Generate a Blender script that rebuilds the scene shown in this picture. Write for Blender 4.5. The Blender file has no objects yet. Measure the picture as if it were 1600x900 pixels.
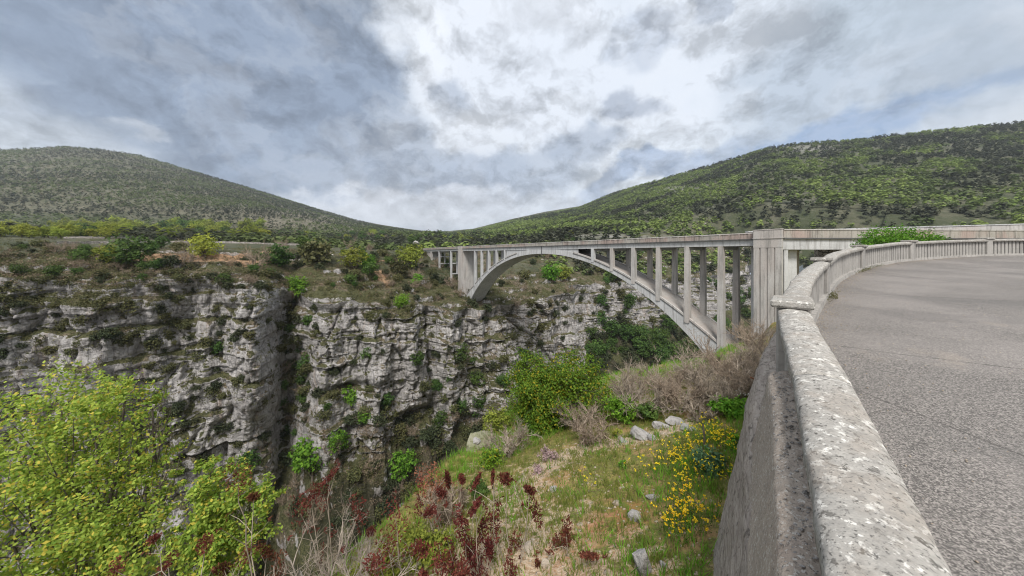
import bpy, math, random
import numpy as np
from mathutils import Vector, Matrix

random.seed(7)
R = math.radians
scene = bpy.context.scene
COL = scene.collection
F = 500.0            # focal length of the view in photo pixels, used to turn measured pixels into metres

# ------------------------------------------------------------------ camera
cam_d = bpy.data.cameras.new('camera'); cam = bpy.data.objects.new('camera', cam_d); COL.objects.link(cam)
cam.location = (0, 0, 0); cam.rotation_euler = (R(90), 0, 0)
cam_d.sensor_width = 36; cam_d.lens = 36 * F / 1600
cam_d.shift_y = -53 / 1600
cam_d.clip_start = 0.05; cam_d.clip_end = 20000
scene.camera = cam

# ------------------------------------------------------------------ exposure
vs = scene.view_settings
vs.view_transform = 'Standard'; vs.look = 'None'; vs.exposure = 0.6; vs.gamma = 1.0
scene.render.use_motion_blur = False
scene.cycles.max_bounces = 5; scene.cycles.diffuse_bounces = 3; scene.cycles.transparent_max_bounces = 6
scene.cycles.use_denoising = True
scene.cycles.pixel_filter_type = 'BLACKMAN_HARRIS'; scene.cycles.filter_width = 1.1

# ------------------------------------------------------------------ sun (soft, behind cloud)
SUN_AZ, SUN_EL = 186.0, 54.0         # azimuth clockwise from straight ahead, elevation
sd = bpy.data.lights.new('sun', 'SUN'); sun = bpy.data.objects.new('sun', sd); COL.objects.link(sun)
sd.energy = 3.1; sd.angle = R(18); sd.color = (1.0, 0.955, 0.89)
SA = R(SUN_AZ)                       # light comes from high behind the view
dirv = Vector((math.sin(SA) * math.cos(R(SUN_EL)), math.cos(SA) * math.cos(R(SUN_EL)), math.sin(R(SUN_EL))))
sun.rotation_euler = dirv.to_track_quat('Z', 'Y').to_euler()

# ------------------------------------------------------------------ node helper
class NT:
    def __init__(s, nt): s.nt = nt; s.n = nt.nodes; s.l = nt.links
    def node(s, t, **k):
        n = s.n.new(t)
        for a, b in k.items(): setattr(n, a, b)
        return n
    def put(s, sock, v):
        if isinstance(v, bpy.types.NodeSocket): s.l.new(v, sock)
        elif v is not None: sock.default_value = v
    def math(s, op, a, b=None, c=None, clamp=False):
        n = s.node('ShaderNodeMath', operation=op, use_clamp=clamp)
        s.put(n.inputs[0], a); s.put(n.inputs[1], b); s.put(n.inputs[2], c)
        return n.outputs[0]
    def vmath(s, op, a, b=None, scale=None):
        n = s.node('ShaderNodeVectorMath', operation=op)
        s.put(n.inputs[0], a); s.put(n.inputs[1], b)
        if scale is not None: s.put(n.inputs['Scale'], scale)
        return n.outputs['Value'] if op in ('LENGTH', 'DOT_PRODUCT', 'DISTANCE') else n.outputs[0]
    def mix(s, f, a, b, blend='MIX'):
        n = s.node('ShaderNodeMix', data_type='RGBA', blend_type=blend)
        s.put(n.inputs[0], f)
        for sock, v in ((n.inputs[6], a), (n.inputs[7], b)):
            if isinstance(v, (tuple, list)) and len(v) == 3: v = (*v, 1)
            s.put(sock, v)
        return n.outputs[2]
    def ramp(s, f, lo, hi, a=0.0, b=1.0, smooth=True):
        n = s.node('ShaderNodeMapRange', interpolation_type='SMOOTHSTEP' if smooth else 'LINEAR')
        s.put(n.inputs[0], f); n.inputs[1].default_value = lo; n.inputs[2].default_value = hi
        n.inputs[3].default_value = a; n.inputs[4].default_value = b
        return n.outputs[0]
    def noise(s, vec, scale, detail=4, rough=0.55, dist=0.0, color=False, dim='3D'):
        n = s.node('ShaderNodeTexNoise', noise_dimensions=dim)
        s.put(n.inputs['Vector'], vec); n.inputs['Scale'].default_value = scale
        n.inputs['Detail'].default_value = detail; n.inputs['Roughness'].default_value = rough
        n.inputs['Distortion'].default_value = dist
        return n.outputs['Color' if color else 'Fac']
    def vor(s, vec, scale, feature='F1', out='Distance', rnd=1.0):
        n = s.node('ShaderNodeTexVoronoi', feature=feature)
        s.put(n.inputs['Vector'], vec); n.inputs['Scale'].default_value = scale
        n.inputs['Randomness'].default_value = rnd
        return n.outputs[out]
    def mapping(s, vec, scale=(1, 1, 1), loc=(0, 0, 0), rot=(0, 0, 0)):
        n = s.node('ShaderNodeMapping'); s.put(n.inputs[0], vec)
        n.inputs[1].default_value = loc; n.inputs[2].default_value = rot; n.inputs[3].default_value = scale
        return n.outputs[0]

# ------------------------------------------------------------------ sky
def lin(r, g, b):      # measured cloud tone to radiance at this exposure
    f = lambda c: ((c / 255 + 0.055) / 1.055) ** 2.4 if c > 10 else c / 255 / 12.92
    return tuple(f(q) * 0.735 for q in (r, g, b))

world = bpy.data.worlds.new('World'); scene.world = world; world.use_nodes = True
W = NT(world.node_tree)
for n in list(W.n): W.n.remove(n)
SKY_S = 0.1
tc = W.node('ShaderNodeTexCoord').outputs['Generated']
sky = W.node('ShaderNodeTexSky', sky_type='NISHITA')
sky.sun_disc = False; sky.sun_elevation = R(SUN_EL); sky.sun_rotation = SA; sky.air_density = 1.2; sky.ozone_density = 1.5
sep = W.node('ShaderNodeSeparateXYZ'); W.put(sep.inputs[0], tc)
az = W.math('ARCTAN2', sep.outputs[0], sep.outputs[1])
el = W.math('ARCSINE', sep.outputs[2])
cmb = W.node('ShaderNodeCombineXYZ'); W.put(cmb.inputs[0], az); W.put(cmb.inputs[1], el)
ae = cmb.outputs[0]
# cloud plane coordinate: billows shrink towards the horizon
zz = W.math('ADD', W.math('ABSOLUTE', sep.outputs[2]), 0.22)
cz = W.node('ShaderNodeCombineXYZ'); 
W.put(cz.inputs[0], W.math('DIVIDE', sep.outputs[0], zz)); W.put(cz.inputs[1], W.math('DIVIDE', sep.outputs[1], zz)); W.put(cz.inputs[2], W.math('MULTIPLY', sep.outputs[2], 2.0))
cp = cz.outputs[0]
q3 = W.vmath('MULTIPLY', tc, (1.0, 1.0, 1.35))
wn = W.noise(q3, 2.6, 3, 0.6, color=True)
wn2 = W.noise(q3, 9.0, 5, 0.62, color=True)
warp = W.vmath('SCALE', W.vmath('SUBTRACT', wn, (0.5, 0.5, 0.5)), scale=0.46)
warp2 = W.vmath('SCALE', W.vmath('SUBTRACT', wn2, (0.5, 0.5, 0.5)), scale=0.20)
aw = W.vmath('ADD', W.vmath('ADD', ae, W.vmath('MULTIPLY', warp, (1, 0.6, 0))), W.vmath('MULTIPLY', warp2, (1, 0.6, 0)))
def sky_pt(x, y):
    return (math.atan((x - 800) / F), math.atan((397 - y) / math.hypot(F, x - 800)), 0)
def blob(colour, x, y, rx, ry, rgb, amount, soft=0.5, rot=0):
    soft *= 0.6
    c = sky_pt(x, y)
    k = 1 / (math.hypot(F, x - 800) ** 2 / F); k2 = 1 / math.hypot(F, x - 800)
    v = W.vmath('SUBTRACT', aw, c)
    if rot:
        n = W.node('ShaderNodeVectorRotate', rotation_type='Z_AXIS'); W.put(n.inputs['Vector'], v); n.inputs['Angle'].default_value = R(rot); v = n.outputs[0]
    v = W.vmath('MULTIPLY', v, (1 / (rx * k), 1 / (ry * k2), 0))
    d = W.vmath('LENGTH', v)
    m = W.ramp(d, 1 + soft, 1 - soft, 0, amount)
    return W.mix(m, colour, tuple(q / SKY_S for q in lin(*rgb)))
big = W.noise(cp, 1.1, 5, 0.55)
c0 = W.mix(W.ramp(big, 0.3, 0.7), tuple(q / SKY_S for q in lin(196, 205, 216)), tuple(q / SKY_S for q in lin(216, 223, 232)))
# the broad masses, then the bright gaps and small dark rags
c = blob(c0, 330, 90, 400, 190, (134, 149, 171), 0.97, 0.45)
c = blob(c, 420, 225, 260, 70, (140, 155, 177), 0.9, 0.4)
c = blob(c, 640, 255, 190, 60, (156, 168, 186), 0.85, 0.5)
c = blob(c, 560, 50, 70, 50, (138, 152, 172), 0.6, 0.6)
c = blob(c, 790, 60, 170, 130, (216, 222, 232), 0.95, 0.5)
c = blob(c, 640, 40, 60, 50, (228, 233, 240), 0.5, 0.5)
c = blob(c, 950, 130, 200, 110, (212, 219, 230), 0.75, 0.6)
c = blob(c, 1290, 150, 230, 120, (176, 188, 203), 0.92, 0.6)
c = blob(c, 1330, 30, 160, 60, (178, 190, 203), 0.8, 0.6)
c = blob(c, 170, 222, 50, 12, (206, 212, 220), 0.5, 1.3)
c = blob(c, 720, 150, 40, 25, (158, 170, 188), 0.7, 0.8)
c = blob(c, 745, 215, 60, 34, (214, 220, 229), 0.8, 0.5)
c = blob(c, 660, 330, 170, 30, (214, 219, 228), 0.85, 0.5)
c = blob(c, 790, 275, 110, 34, (168, 180, 198), 0.7, 0.5)
c = blob(c, 905, 240, 62, 30, (160, 172, 190), 0.85, 0.7)
c = blob(c, 986, 176, 36, 20, (158, 168, 185), 0.85, 0.8)
c = blob(c, 1015, 45, 40, 40, (178, 188, 204), 0.7, 0.6)
c = blob(c, 1110, 15, 30, 22, (160, 170, 186), 0.7, 0.5)
c = blob(c, 1250, 232, 210, 20, (136, 160, 194), 0.8, 0.7, rot=-12)
c = blob(c, 980, 296, 130, 16, (146, 166, 196), 0.75, 0.7, rot=-14)
c = blob(c, 800, 322, 130, 22, (206, 213, 224), 0.6, 0.5)
# billow modelling: soft light and dark inside every mass
qb = W.vmath('ADD', q3, W.vmath('SCALE', warp, scale=0.25))
def puff(q): return W.noise(q, 5.4, 8, 0.62)
qb = W.vmath('ADD', qb, W.vmath('SCALE', warp2, scale=0.35))
n_a = puff(qb); n_b = puff(W.vmath('ADD', qb, (0.012, 0.0, 0.04)))
emb = W.math('SUBTRACT', n_a, n_b)                       # billows catch the light on their upper side
n_c = W.noise(qb, 1.9, 3, 0.55); n_d = W.noise(W.vmath('ADD', qb, (0.02, 0.0, 0.12)), 1.9, 3, 0.55)
emb2 = W.math('SUBTRACT', n_c, n_d)
amp = W.ramp(W.noise(q3, 1.7, 3, 0.5), 0.35, 0.62, 0.35, 1.5)
bf = W.math('ADD', 1.0, W.math('MULTIPLY', amp, W.math('ADD', W.math('MULTIPLY', emb, 1.75), W.math('MULTIPLY', emb2, 0.9))))
bf = W.math('MINIMUM', W.math('MAXIMUM', bf, 0.70), 1.14)
comb = W.node('ShaderNodeCombineColor')
for i in range(3): W.put(comb.inputs[i], bf)
c = W.mix(1.0, c, comb.outputs[0], 'MULTIPLY')
ridge = W.ramp(W.math('ABSOLUTE', W.math('SUBTRACT', W.noise(W.vmath('ADD', q3, warp2), 2.6, 4, 0.6), 0.5)), 0.0, 0.07, 1.0, 0.0)
c = W.mix(W.math('MULTIPLY', ridge, 0.10), c, tuple(q / SKY_S for q in lin(238, 240, 244)))
# thin clear gaps show the physical sky
gap = W.math('MULTIPLY', W.ramp(W.noise(cp, 0.9, 4, 0.5), 0.70, 0.86), 0.2)
c = W.mix(gap, c, sky.outputs[0])
# unseen sky behind the viewer, brightened to light the faces turned this way
back = W.ramp(sep.outputs[1], 0.15, -0.5)
c = W.mix(W.math('MULTIPLY', back, 0.8), c, tuple(q / SKY_S for q in lin(243, 243, 244)))
bg = W.node('ShaderNodeBackground'); W.put(bg.inputs[0], c); bg.inputs[1].default_value = SKY_S
out = W.node('ShaderNodeOutputWorld'); W.l.new(bg.outputs[0], out.inputs[0])
world.cycles.sampling_method = 'MANUAL'; world.cycles.sample_map_resolution = 512

# ------------------------------------------------------------------ numpy noise
def _hash(ix, iy, iz, seed):
    h = (ix.astype(np.int64) * 374761393 + iy.astype(np.int64) * 668265263 + iz.astype(np.int64) * 2147483647 + seed * 1274126177) & 0xFFFFFFFF
    h = ((h ^ (h >> 13)) * 1274126177) & 0xFFFFFFFF
    h = ((h ^ (h >> 16)) * 2246822519) & 0xFFFFFFFF
    return ((h ^ (h >> 15)) & 0xFFFFFF) / float(0xFFFFFF)
def vn2(x, y, seed=0):
    ix = np.floor(x); iy = np.floor(y); fx = x - ix; fy = y - iy
    fx = fx * fx * (3 - 2 * fx); fy = fy * fy * (3 - 2 * fy); z = np.zeros_like(ix)
    a = _hash(ix, iy, z, seed); b = _hash(ix + 1, iy, z, seed); c_ = _hash(ix, iy + 1, z, seed); d = _hash(ix + 1, iy + 1, z, seed)
    return (a * (1 - fx) + b * fx) * (1 - fy) + (c_ * (1 - fx) + d * fx) * fy
def fbm(x, y, oct=4, seed=0, gain=0.5):
    x = np.asarray(x, float); y = np.asarray(y, float)
    t = 0; a = 1; s = 0
    for o in range(oct):
        t = t + a * (vn2(x * 2 ** o + 17.3 * o, y * 2 ** o - 9.1 * o, seed + o) - 0.5); s += a; a *= gain
    return t / s * 2
def cell2(x, y, seed=0):
    x = np.asarray(x, float); y = np.asarray(y, float)
    ix = np.floor(x); iy = np.floor(y)
    f1 = np.full(x.shape, 9.0); f2 = np.full(x.shape, 9.0); idv = np.zeros(x.shape)
    for dx in (-1, 0, 1):
        for dy in (-1, 0, 1):
            cx = ix + dx; cy = iy + dy; z = np.zeros_like(cx)
            px = cx + _hash(cx, cy, z, seed); py = cy + _hash(cx, cy, z, seed + 1)
            d = np.hypot(px - x, py - y); hid = _hash(cx, cy, z, seed + 2)
            closer = d < f1
            f2 = np.where(closer, f1, np.minimum(f2, d)); idv = np.where(closer, hid, idv); f1 = np.where(closer, d, f1)
    return f1, f2, idv
def sstep(x, a, b):
    t = np.clip((np.asarray(x, float) - a) / (b - a), 0, 1); return t * t * (3 - 2 * t)

# ------------------------------------------------------------------ object helpers
def tag(o, label=None, cat=None, group=None, kind=None):
    if label: o['label'] = label
    if cat: o['category'] = cat
    if group: o['group'] = group
    if kind: o['kind'] = kind
    return o
def empty(name, loc=(0, 0, 0), rz=0.0):
    o = bpy.data.objects.new(name, None); COL.objects.link(o); o.location = loc; o.rotation_euler = (0, 0, rz); return o
def mesh_obj(name, v, f, mats, parent=None, smooth=False, attrs=None, mat_idx=None, loc=None):
    """v: (n,3) array; f: list of faces or (m,k) int array"""
    me = bpy.data.meshes.new(name)
    v = np.asarray(v, np.float32)
    if isinstance(f, np.ndarray):
        m, k = f.shape
        me.vertices.add(len(v)); me.vertices.foreach_set('co', v.ravel())
        me.loops.add(m * k); me.loops.foreach_set('vertex_index', f.ravel().astype(np.int32))
        me.polygons.add(m); me.polygons.foreach_set('loop_start', np.arange(0, m * k, k, dtype=np.int32))
        me.update(calc_edges=True)
    else:
        me.from_pydata([tuple(map(float, q)) for q in v], [], [tuple(int(i) for i in q) for q in f]); me.update()
    if not isinstance(mats, (list, tuple)): mats = [mats]
    for m_ in mats: me.materials.append(m_)
    if smooth: me.polygons.foreach_set('use_smooth', np.ones(len(me.polygons), bool))
    if mat_idx is not None: me.polygons.foreach_set('material_index', np.asarray(mat_idx, np.int32))
    if attrs:
        for an, arr in attrs.items():
            dom = 'POINT' if len(arr) == len(v) else 'FACE'
            at = me.attributes.new(an, 'FLOAT', dom); at.data.foreach_set('value', np.asarray(arr, np.float32))
    o = bpy.data.objects.new(name, me); COL.objects.link(o)
    if parent: o.parent = parent
    if loc: o.location = loc
    return o
def grid_faces(nu, nv, mask=None):
    i = np.arange(nu * nv).reshape(nu, nv)
    f = np.stack([i[:-1, :-1], i[1:, :-1], i[1:, 1:], i[:-1, 1:]], -1).reshape(-1, 4)
    if mask is not None: f = f[mask.reshape(-1)]
    return f

# bridge frame: s runs along the bridge away from the near bank, p across it (see the measured angles)
AL = math.atan(335 / F)
UX, UY = -math.sin(AL), math.cos(AL)
NX, NY = math.cos(AL), math.sin(AL)
def W2(s, p): return (UX * s + NX * p, UY * s + NY * p)
def SP(x, y): return (UX * x + UY * y, NX * x + NY * y)

class MB:
    """collects boxes and strips in a local frame (s,p,z) or world, builds ONE mesh"""
    def __init__(m, frame='sp'): m.v = []; m.f = []; m.frame = frame
    def pt(m, a, b, c):
        if m.frame == 'sp': x, y = W2(a, b); return (x, y, c)
        return (a, b, c)
    def box(m, a0, a1, b0, b1, c0, c1, taper=0.0, bevel=0.0):
        n = len(m.v); t = taper
        if bevel:
            # chamfered vertical edges and top edge
            e = bevel
            ring = [(a0 + e, b0), (a1 - e, b0), (a1, b0 + e), (a1, b1 - e), (a1 - e, b1), (a0 + e, b1), (a0, b1 - e), (a0, b0 + e)]
            ca, cb = (a0 + a1) / 2, (b0 + b1) / 2
            for zc, sh in ((c0, 0), (c1 - e, 0), (c1, e)):
                for a, b in ring:
                    a_ = a - math.copysign(min(sh, abs(a - ca)), a - ca); b_ = b - math.copysign(min(sh, abs(b - cb)), b - cb)
                    m.v.append(m.pt(a_, b_, zc))
            for r in range(2):
                for i in range(8):
                    j = (i + 1) % 8; m.f.append((n + r * 8 + i, n + r * 8 + j, n + r * 8 + 8 + j, n + r * 8 + 8 + i))
            m.f.append(tuple(n + 16 + i for i in range(8))); m.f.append(tuple(n + 7 - i for i in range(8)))
            return
        for (a, b) in ((a0, b0), (a1, b0), (a1, b1), (a0, b1)): m.v.append(m.pt(a, b, c0))
        for (a, b) in ((a0 + t, b0 + t), (a1 - t, b0 + t), (a1 - t, b1 - t), (a0 + t, b1 - t)): m.v.append(m.pt(a, b, c1))
        for q in ((0, 3, 2, 1), (4, 5, 6, 7), (0, 1, 5, 4), (1, 2, 6, 5), (2, 3, 7, 6), (3, 0, 4, 7)): m.f.append(tuple(n + k for k in q))
    def loft(m, rings, cap=True):
        """rings of equal length lists of (x,y,z) world points"""
        n = len(m.v); k = len(rings[0])
        for r in rings: m.v += [tuple(q) for q in r]
        for i in range(len(rings) - 1):
            for j in range(k):
                jj = (j + 1) % k; m.f.append((n + i * k + j, n + i * k + jj, n + (i + 1) * k + jj, n + (i + 1) * k + j))
        if cap:
            m.f.append(tuple(n + k - 1 - j for j in range(k))); m.f.append(tuple(n + (len(rings) - 1) * k + j for j in range(k)))
    def build(m, name, mat, parent=None, smooth=False):
        o = mesh_obj(name, np.array(m.v), m.f, mat, parent, smooth)
        return o
# ------------------------------------------------------------------ materials
def material(name):
    m = bpy.data.materials.new(name); m.use_nodes = True
    t = NT(m.node_tree); t.n.clear()
    b = t.node('ShaderNodeBsdfPrincipled'); o = t.node('ShaderNodeOutputMaterial'); t.l.new(b.outputs[0], o.inputs[0])
    b.inputs['Roughness'].default_value = 0.9; b.inputs['Specular IOR Level'].default_value = 0.2
    t.b = b; t.o = o; t.obj = t.node('ShaderNodeTexCoord').outputs['Object']
    return m, t
def bump(t, h, strength=0.5, dist=0.05):
    n = t.node('ShaderNodeBump'); n.inputs['Strength'].default_value = strength; n.inputs['Distance'].default_value = dist
    t.put(n.inputs['Height'], h); t.l.new(n.outputs[0], t.b.inputs['Normal'])
def attr(t, name):
    n = t.node('ShaderNodeAttribute'); n.attribute_name = name; return n.outputs['Fac']
def nz(t):
    g = t.node('ShaderNodeNewGeometry'); s = t.node('ShaderNodeSeparateXYZ'); t.l.new(g.outputs['Normal'], s.inputs[0]); return s.outputs[2]

def concrete(name, base, dark, pink=None, streak=0.5, sc=1.0, spots=0.0):
    m, t = material(name); P = t.obj
    n1 = t.noise(P, 0.35 * sc, 5, 0.6); n2 = t.noise(P, 5 * sc, 6, 0.65)
    c = t.mix(t.ramp(n1, 0.3, 0.7), base, tuple(q * 0.82 for q in base))
    if pink: c = t.mix(t.ramp(t.noise(t.mapping(P, (1, 1, 0.35)), 0.25 * sc, 4, 0.6), 0.45, 0.6), c, pink)
    st = t.noise(t.mapping(P, (1.0, 1.0, 0.07)), 2.2 * sc, 5, 0.7)
    c = t.mix(t.math('MULTIPLY', t.ramp(st, 0.47, 0.68), streak), c, dark)
    c = t.mix(t.math('MULTIPLY', t.ramp(n2, 0.5, 0.75), 0.45), c, dark)
    c = t.mix(t.math('MULTIPLY', t.ramp(n2, 0.42, 0.28), 0.35), c, tuple(min(1, q * 1.3) for q in base))
    if spots:
        v = t.noise(P, 24 * sc, 4, 0.6)
        c = t.mix(t.ramp(v, 0.58, 0.64, 0, spots), c, tuple(q * 0.45 for q in dark))
        v2 = t.noise(t.mapping(P, loc=(5, 3, 1)), 20 * sc, 4, 0.65)
        c = t.mix(t.ramp(v2, 0.56, 0.62, 0, spots), c, (0.62, 0.605, 0.57))
        c = t.mix(t.ramp(t.noise(P, 3.0 * sc, 4, 0.6), 0.48, 0.62, 0, spots * 0.5), c, (0.27, 0.235, 0.20))
        gr = t.noise(t.mapping(P, loc=(2, 8, 1)), 13 * sc, 7, 0.75); c = t.mix(t.ramp(gr, 0.42, 0.62, 0, spots * 0.6), c, tuple(q * 0.62 for q in base)); c = t.mix(t.ramp(gr, 0.40, 0.30, 0, spots * 0.5), c, tuple(min(0.6, q * 1.4) for q in base))
        v3 = t.noise(t.mapping(P, loc=(9, 13, 1)), 62 * sc, 3, 0.7)
        c = t.mix(t.ramp(v3, 0.55, 0.68, 0, spots), c, (0.10, 0.095, 0.09))
    t.put(t.b.inputs['Base Color'], c)
    bump(t, t.math('ADD', n2, t.math('MULTIPLY', t.noise(P, 30 * sc, 3, 0.6), 0.5)), 0.6, 0.02)
    return m
M = {}
M['conc'] = concrete('pale_concrete', (0.49, 0.497, 0.505), (0.20, 0.195, 0.19), streak=0.7)
M['conc_warm'] = concrete('weathered_concrete', (0.445, 0.43, 0.415), (0.19, 0.185, 0.175), pink=(0.40, 0.37, 0.35), streak=0.75)
M['parapet_far'] = concrete('stained_parapet_concrete', (0.35, 0.33, 0.30), (0.12, 0.11, 0.10), pink=(0.33, 0.265, 0.24), streak=0.8)
M['conc_dark'] = concrete('joint_and_shadow_concrete', (0.10, 0.10, 0.10), (0.05, 0.05, 0.05))  # for joints, and for shadow lines painted along the cornices
M['arch_back'] = concrete('stained_arch_back', (0.35, 0.33, 0.31), (0.10, 0.09, 0.08), pink=(0.32, 0.285, 0.26), streak=0.3, sc=1.5)
M['coping'] = concrete('lichened_coping_concrete', (0.36, 0.345, 0.32), (0.17, 0.16, 0.145), streak=0.0, sc=1.3, spots=1.0)
M['baluster'] = concrete('grey_baluster_concrete', (0.36, 0.345, 0.325), (0.13, 0.125, 0.12), streak=0.6, sc=2.5)
M['wallface'] = concrete('weathered_wall_concrete', (0.29, 0.255, 0.225), (0.10, 0.085, 0.075), pink=(0.27, 0.21, 0.18), streak=0.9, sc=2.2, spots=0.4)

def board_wall():
    m, t = material('board_marked_wall'); P = t.obj
    cx = t.node('ShaderNodeCombineXYZ'); t.put(cx.inputs[0], attr(t, 'along')); t.put(cx.inputs[1], attr(t, 'height')); B = cx.outputs[0]
    g = t.noise(t.mapping(B, (0.6, 9, 1)), 3.0, 7, 0.7); g2 = t.noise(t.mapping(B, (2.0, 30, 1)), 3.0, 5, 0.7); n2 = t.noise(P, 14, 6, 0.7)
    c = t.mix(t.ramp(g, 0.35, 0.65), (0.50, 0.44, 0.385), (0.32, 0.275, 0.24)); c = t.mix(t.ramp(g2, 0.5, 0.66, 0, 0.7), c, (0.10, 0.085, 0.072))
    c = t.mix(t.ramp(n2, 0.54, 0.66, 0, 0.7), c, (0.075, 0.065, 0.055)); c = t.mix(t.ramp(n2, 0.42, 0.34, 0, 0.6), c, (0.46, 0.42, 0.38))
    c = t.mix(t.ramp(t.noise(t.mapping(P, (1, 1, 0.3)), 1.6, 5, 0.7), 0.55, 0.68, 0, 0.5), c, (0.14, 0.13, 0.09))
    t.put(t.b.inputs['Base Color'], c); bump(t, t.math('ADD', t.math('ADD', g, g2), n2), 0.9, 0.03); return m
M['board'] = board_wall()
M['wallledge'] = concrete('stony_ledge_concrete', (0.42, 0.36, 0.305), (0.17, 0.14, 0.12), pink=(0.29, 0.215, 0.175), streak=0.2, sc=2.6, spots=0.7)
def asphalt():
    m, t = material('worn_pale_asphalt'); P = t.obj
    v = t.vor(P, 120, 'F1', 'Color'); s = t.node('ShaderNodeSeparateColor'); t.l.new(v, s.inputs[0])
    n = t.noise(P, 55, 3, 0.7)
    c = t.mix(s.outputs[0], (0.06, 0.058, 0.056), (0.33, 0.305, 0.285))
    c = t.mix(t.ramp(n, 0.48, 0.62, 0, 0.8), c, (0.07, 0.066, 0.064))
    c = t.mix(t.ramp(t.noise(P, 0.5, 4, 0.6), 0.4, 0.65, 0, 0.35), c, (0.30, 0.275, 0.26))
    c = t.mix(t.ramp(t.noise(t.mapping(P, (0.5, 1.6, 1)), 0.7, 4, 0.6), 0.5, 0.7, 0, 0.35), c, (0.13, 0.125, 0.12))
    wv = t.vmath('ADD', P, t.vmath('SCALE', t.noise(P, 1.3, 4, 0.6, color=True), scale=0.9))
    ck = t.vor(t.vmath('ADD', P, t.vmath('SCALE', t.noise(P, 3.0, 5, 0.6, color=True), scale=0.12)), 0.22, 'DISTANCE_TO_EDGE'); c = t.mix(t.ramp(ck, 0.001, 0.004, 0.55, 0), c, (0.04, 0.038, 0.036))
    c = t.mix(t.ramp(t.noise(P, 0.22, 5, 0.6, 1.0), 0.52, 0.60, 0, 0.32), c, (0.105, 0.10, 0.098))
    c = t.mix(t.ramp(t.noise(t.mapping(P, loc=(4, 4, 0)), 0.9, 6, 0.65), 0.60, 0.70, 0, 0.35), c, (0.30, 0.26, 0.22))
    t.put(t.b.inputs['Base Color'], c)
    bump(t, s.outputs[0], 0.6, 0.008)
    return m
M['asphalt'] = asphalt()

def cliff_mat():
    m, t = material('limestone_and_scrub'); P = t.obj
    n1 = t.noise(P, 0.10, 6, 0.6); n2 = t.noise(P, 0.7, 8, 0.65)
    rock = t.mix(t.ramp(n1, 0.35, 0.65), (0.41, 0.395, 0.39), (0.30, 0.285, 0.28))
    rock = t.mix(t.ramp(n2, 0.54, 0.7, 0, 0.6), rock, (0.16, 0.15, 0.15))
    rock = t.mix(t.ramp(n2, 0.46, 0.32, 0, 0.8), rock, (0.55, 0.535, 0.53))
    # tall dark run-off streaks and warm stains
    st = t.noise(t.mapping(P, (1, 1, 0.13)), 0.8, 7, 0.72)
    rock = t.mix(t.ramp(st, 0.55, 0.66, 0, 0.8), rock, (0.12, 0.113, 0.112))
    st2 = t.noise(t.mapping(P, (1, 1, 0.16), loc=(40, 9, 3)), 0.4, 6, 0.7)
    rock = t.mix(t.ramp(st2, 0.56, 0.68, 0, 0.5), rock, (0.36, 0.27, 0.21))
    # bedding joints
    zb = t.noise(t.mapping(P, (0.05, 0.05, 1.0)), 0.9, 6, 0.7)
    rock = t.mix(t.ramp(t.math('ABSOLUTE', t.math('SUBTRACT', zb, 0.5)), 0.0, 0.016, 0.4, 0), rock, (0.05, 0.047, 0.045))
    jt = t.vor(t.mapping(P, (1, 1, 0.4)), 0.35, 'DISTANCE_TO_EDGE')
    rock = t.mix(t.ramp(jt, 0.0, 0.06, 0.5, 0), rock, (0.06, 0.055, 0.055))
    # scrub on ledges
    up = nz(t); sn = t.noise(P, 0.35, 7, 0.65); sn2 = t.noise(P, 2.2, 6, 0.7)
    veg = t.mix(t.ramp(sn2, 0.35, 0.65), (0.028, 0.036, 0.014), (0.11, 0.105, 0.05))
    veg = t.mix(t.ramp(t.noise(P, 0.16, 4, 0.6), 0.48, 0.62), veg, t.mix(t.ramp(sn2, 0.4, 0.6), (0.06, 0.05, 0.035), (0.20, 0.165, 0.115)))
    k = t.math('ADD', t.math('ADD', t.math('MULTIPLY', up, 1.25), t.math('MULTIPLY', t.math('SUBTRACT', sn, 0.5), 2.3)), t.math('MULTIPLY', attr(t, 'veg'), 0.9))
    veg = t.mix(t.ramp(attr(t, 'foot'), 0.0, 1.0, 0, 0.75), veg, (0.022, 0.022, 0.012)); rock = t.mix(t.ramp(attr(t, 'foot'), 0.0, 1.0, 0, 0.35), rock, (0.16, 0.145, 0.135))  # shade at the cliff foot painted into the scrub and rock colours
    c = t.mix(t.ramp(k, 0.42, 0.62), rock, veg)
    oc = t.mix(t.ramp(sn2, 0.3, 0.7), (0.42, 0.25, 0.14), (0.34, 0.24, 0.165))
    c = t.mix(t.ramp(t.math('ADD', attr(t, 'ochre'), t.math('MULTIPLY', t.math('SUBTRACT', sn2, 0.5), 1.2)), 0.45, 0.6), c, oc)
    t.put(t.b.inputs['Base Color'], c)
    hh = t.math('ADD', t.math('MULTIPLY', n2, 1.2), t.math('ADD', t.math('MULTIPLY', zb, 1.0), t.math('MULTIPLY', st, 0.8)))
    bump(t, hh, 0.9, 0.9)
    return m
M['cliff'] = cliff_mat()

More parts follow.
